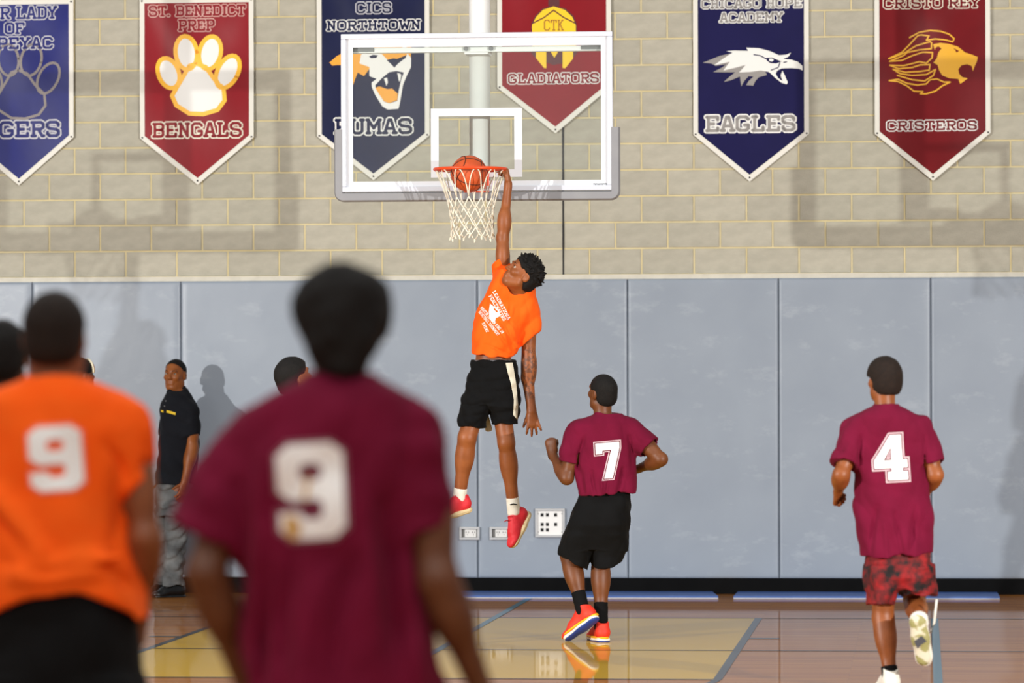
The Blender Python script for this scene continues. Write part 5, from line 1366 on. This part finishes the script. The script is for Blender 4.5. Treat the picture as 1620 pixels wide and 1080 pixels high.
def build_watcher():
    g = Fig(280, 31.62, 'person in black polo shirt and grey jeans standing by the wall watching')
    L = g.L; SK = skin('watcher', (150, 86, 38), (132, 72, 28))
    c = L(277, 593, .0); Rm = frame(V(-.34, -.93, -.02), V(.04, 0, 1)); sc = 1.04
    B = Sdf(); B.u(g.loft([(618,268,292,0,.07),(632,262,304,0,.15),(660,260,306,0,.16),(720,258,304,0,.14),(790,254,298,0,.14)], 2.2), .01)
    B.u(rc(L(282, 628), L(279, 606), .060, .057), .03); head_ops(B, c, Rm, sc)
    sn_, en, wn = L(301, 650, -.13), L(304, 708, -.15), L(293, 762, -.20)
    sf, ef, wf = L(270, 650, .14), L(264, 708, .15), L(258, 760, .12)
    arm_ops(B, sn_, en, wn, (.052, .046, .046, .030), .048); arm_ops(B, sf, ef, wf)
    hand_ops(B, wn, nrm(V(-.2, -.1, -1)), V(.7, -.7, 0), V(-.7, -.5, 0), curl=(20, 28, 20)); hand_ops(B, wf, nrm(V(-.2, 0, -1)), V(-.3, .9, 0), V(-1, 0, 0), curl=(20, 28, 20))
    hA, kA, aA = V(-.06, .09, .90), V(-.09, .09, .50), V(-.09, .10, .09)
    hB, kB, aB = V(.03, -.09, .90), V(.0, -.10, .50), V(.0, -.12, .09)
    leg_ops(B, hA, kA, aA); leg_ops(B, hB, kB, aB)
    lo, hi = V(-.32, -.36, -.01), V(.32, .36, 1.86); g.add('body', B, lo, hi, .006, SK)
    T = lambda x, y, z: c + Rm @ (V(x, y, z) * sc)
    eyes(g, T, Rm, sc, (-.15, 1, .1)); brows(g, T, sc, H_BLK)
    Hh = hair_sdf(c, Rm, sc, .003, front=.100, slope=1.1, bumps=.0012, nape=-.035); lo2, hi2 = bounds([c], .17); g.add('hair', Hh, lo2, hi2, .005, H_BLK)
    POLO = cloth('polo_black', (18, 20, 26), (23, 25, 31))
    S = Sdf().u(g.loft([(617,268,295,0,.085),(624,262,301,0,.14),(638,257,309,0,.18),(665,254,313,0,.19),(700,252,313,0,.19),(740,249,312,0,.19),(764,247,311,0,.195)], 2.4), .01)
    S.u(sleeve(sn_ + V(-.01, .02, 0), en, .075, .062, .66, .003, 12), .04); S.u(sleeve(sf, ef, .072, .064, .66, .003, 13), .04)
    S.sub(ell(L(277, 612, -.04), V(.062, .10, .055)), .006); S.disp(folds(91, .008, (12, 26), (1, .4, .5)))
    lo, hi = bounds([L(238, 610), L(325, 770)], V(.03, .28, .03)); sh = g.add('polo_shirt', S, lo, hi, .006, POLO)
    CO = Sdf().u(rc(L(268, 620, -.07), L(291, 614, -.02), .018, .020), .01).u(rc(L(268, 620, -.07), L(264, 628, -.10), .018, .010), .02)
    lo, hi = bounds([L(255, 600, -.08), L(300, 640, -.02)], .08); g.add('collar', CO, lo, hi, .005, POLO, sh)
    YL = mat('polo_yellow_trim', (226, 190, 20), 0.6)
    for poly in ([(266.5,648),(281,652),(281,656),(266.5,652)], [(256.5,648),(261,648.5),(261,652),(256.5,651)]):
        v2, f = tess([[tuple(L(a, b)[[0, 2]]) for a, b in poly]], .01); project_mesh('yellow_trim', g, S, v2, f, YL, V(0, 0, 0), V(1, 0, 0), V(0, 0, 1), V(0, 1, 0), .003, sh)
    for px, py in ((265, 634), (263, 642)):
        p = march(S, np.array([L(px, py) - V(0, .5, 0)]), V(0, 1, 0))[0]; MB().sphere(p, .006, 8, 6).build('button', mat('button_grey', (120, 120, 122), .4), sh, True)
    JN = mat('jeans_grey', (66, 68, 70), 0.85, (120, 122, 122), 7, 0.2, 200, lo=.35, hi=.7)
    H = Sdf().u(g.loft([(756,249,303,0,.165),(790,247,301,0,.165),(812,247,297,0,.16)], 2.4), .01)
    H.u(g.loft([(795,246,282,.08,.10),(850,246,277,.09,.085),(900,245,273,.10,.075),(924,245,275,.10,.08)], 2.1), .02); H.u(g.loft([(795,262,302,-.08,.10),(850,262,295,-.09,.085),(900,260,289,-.11,.075),(924,260,290,-.12,.08)], 2.1), .02)
    H.disp(folds(92, .009, (18, 40), (.6, .6, 1))); lo, hi = bounds([L(235, 750), L(315, 932)], V(.03, .28, .02)); g.add('jeans', H, lo, hi, .006, JN)
    SB = mat('shoe_black_leather', (18, 18, 19), 0.25)
    for a in (aA, aB): shoe(g, a, V(-.82, -.55, 0), V(0, 0, 1), (SB, SB, SB, SB), .006, 1.05)

for fn_ in (build_dunker, build_seven, build_four, build_maroon_nine, build_orange_nine, build_watcher, build_background):
    fn_()
print('TRIS', sum(len(o.data.loops) - 2 * len(o.data.polygons) for o in bpy.data.objects if o.type == 'MESH'))
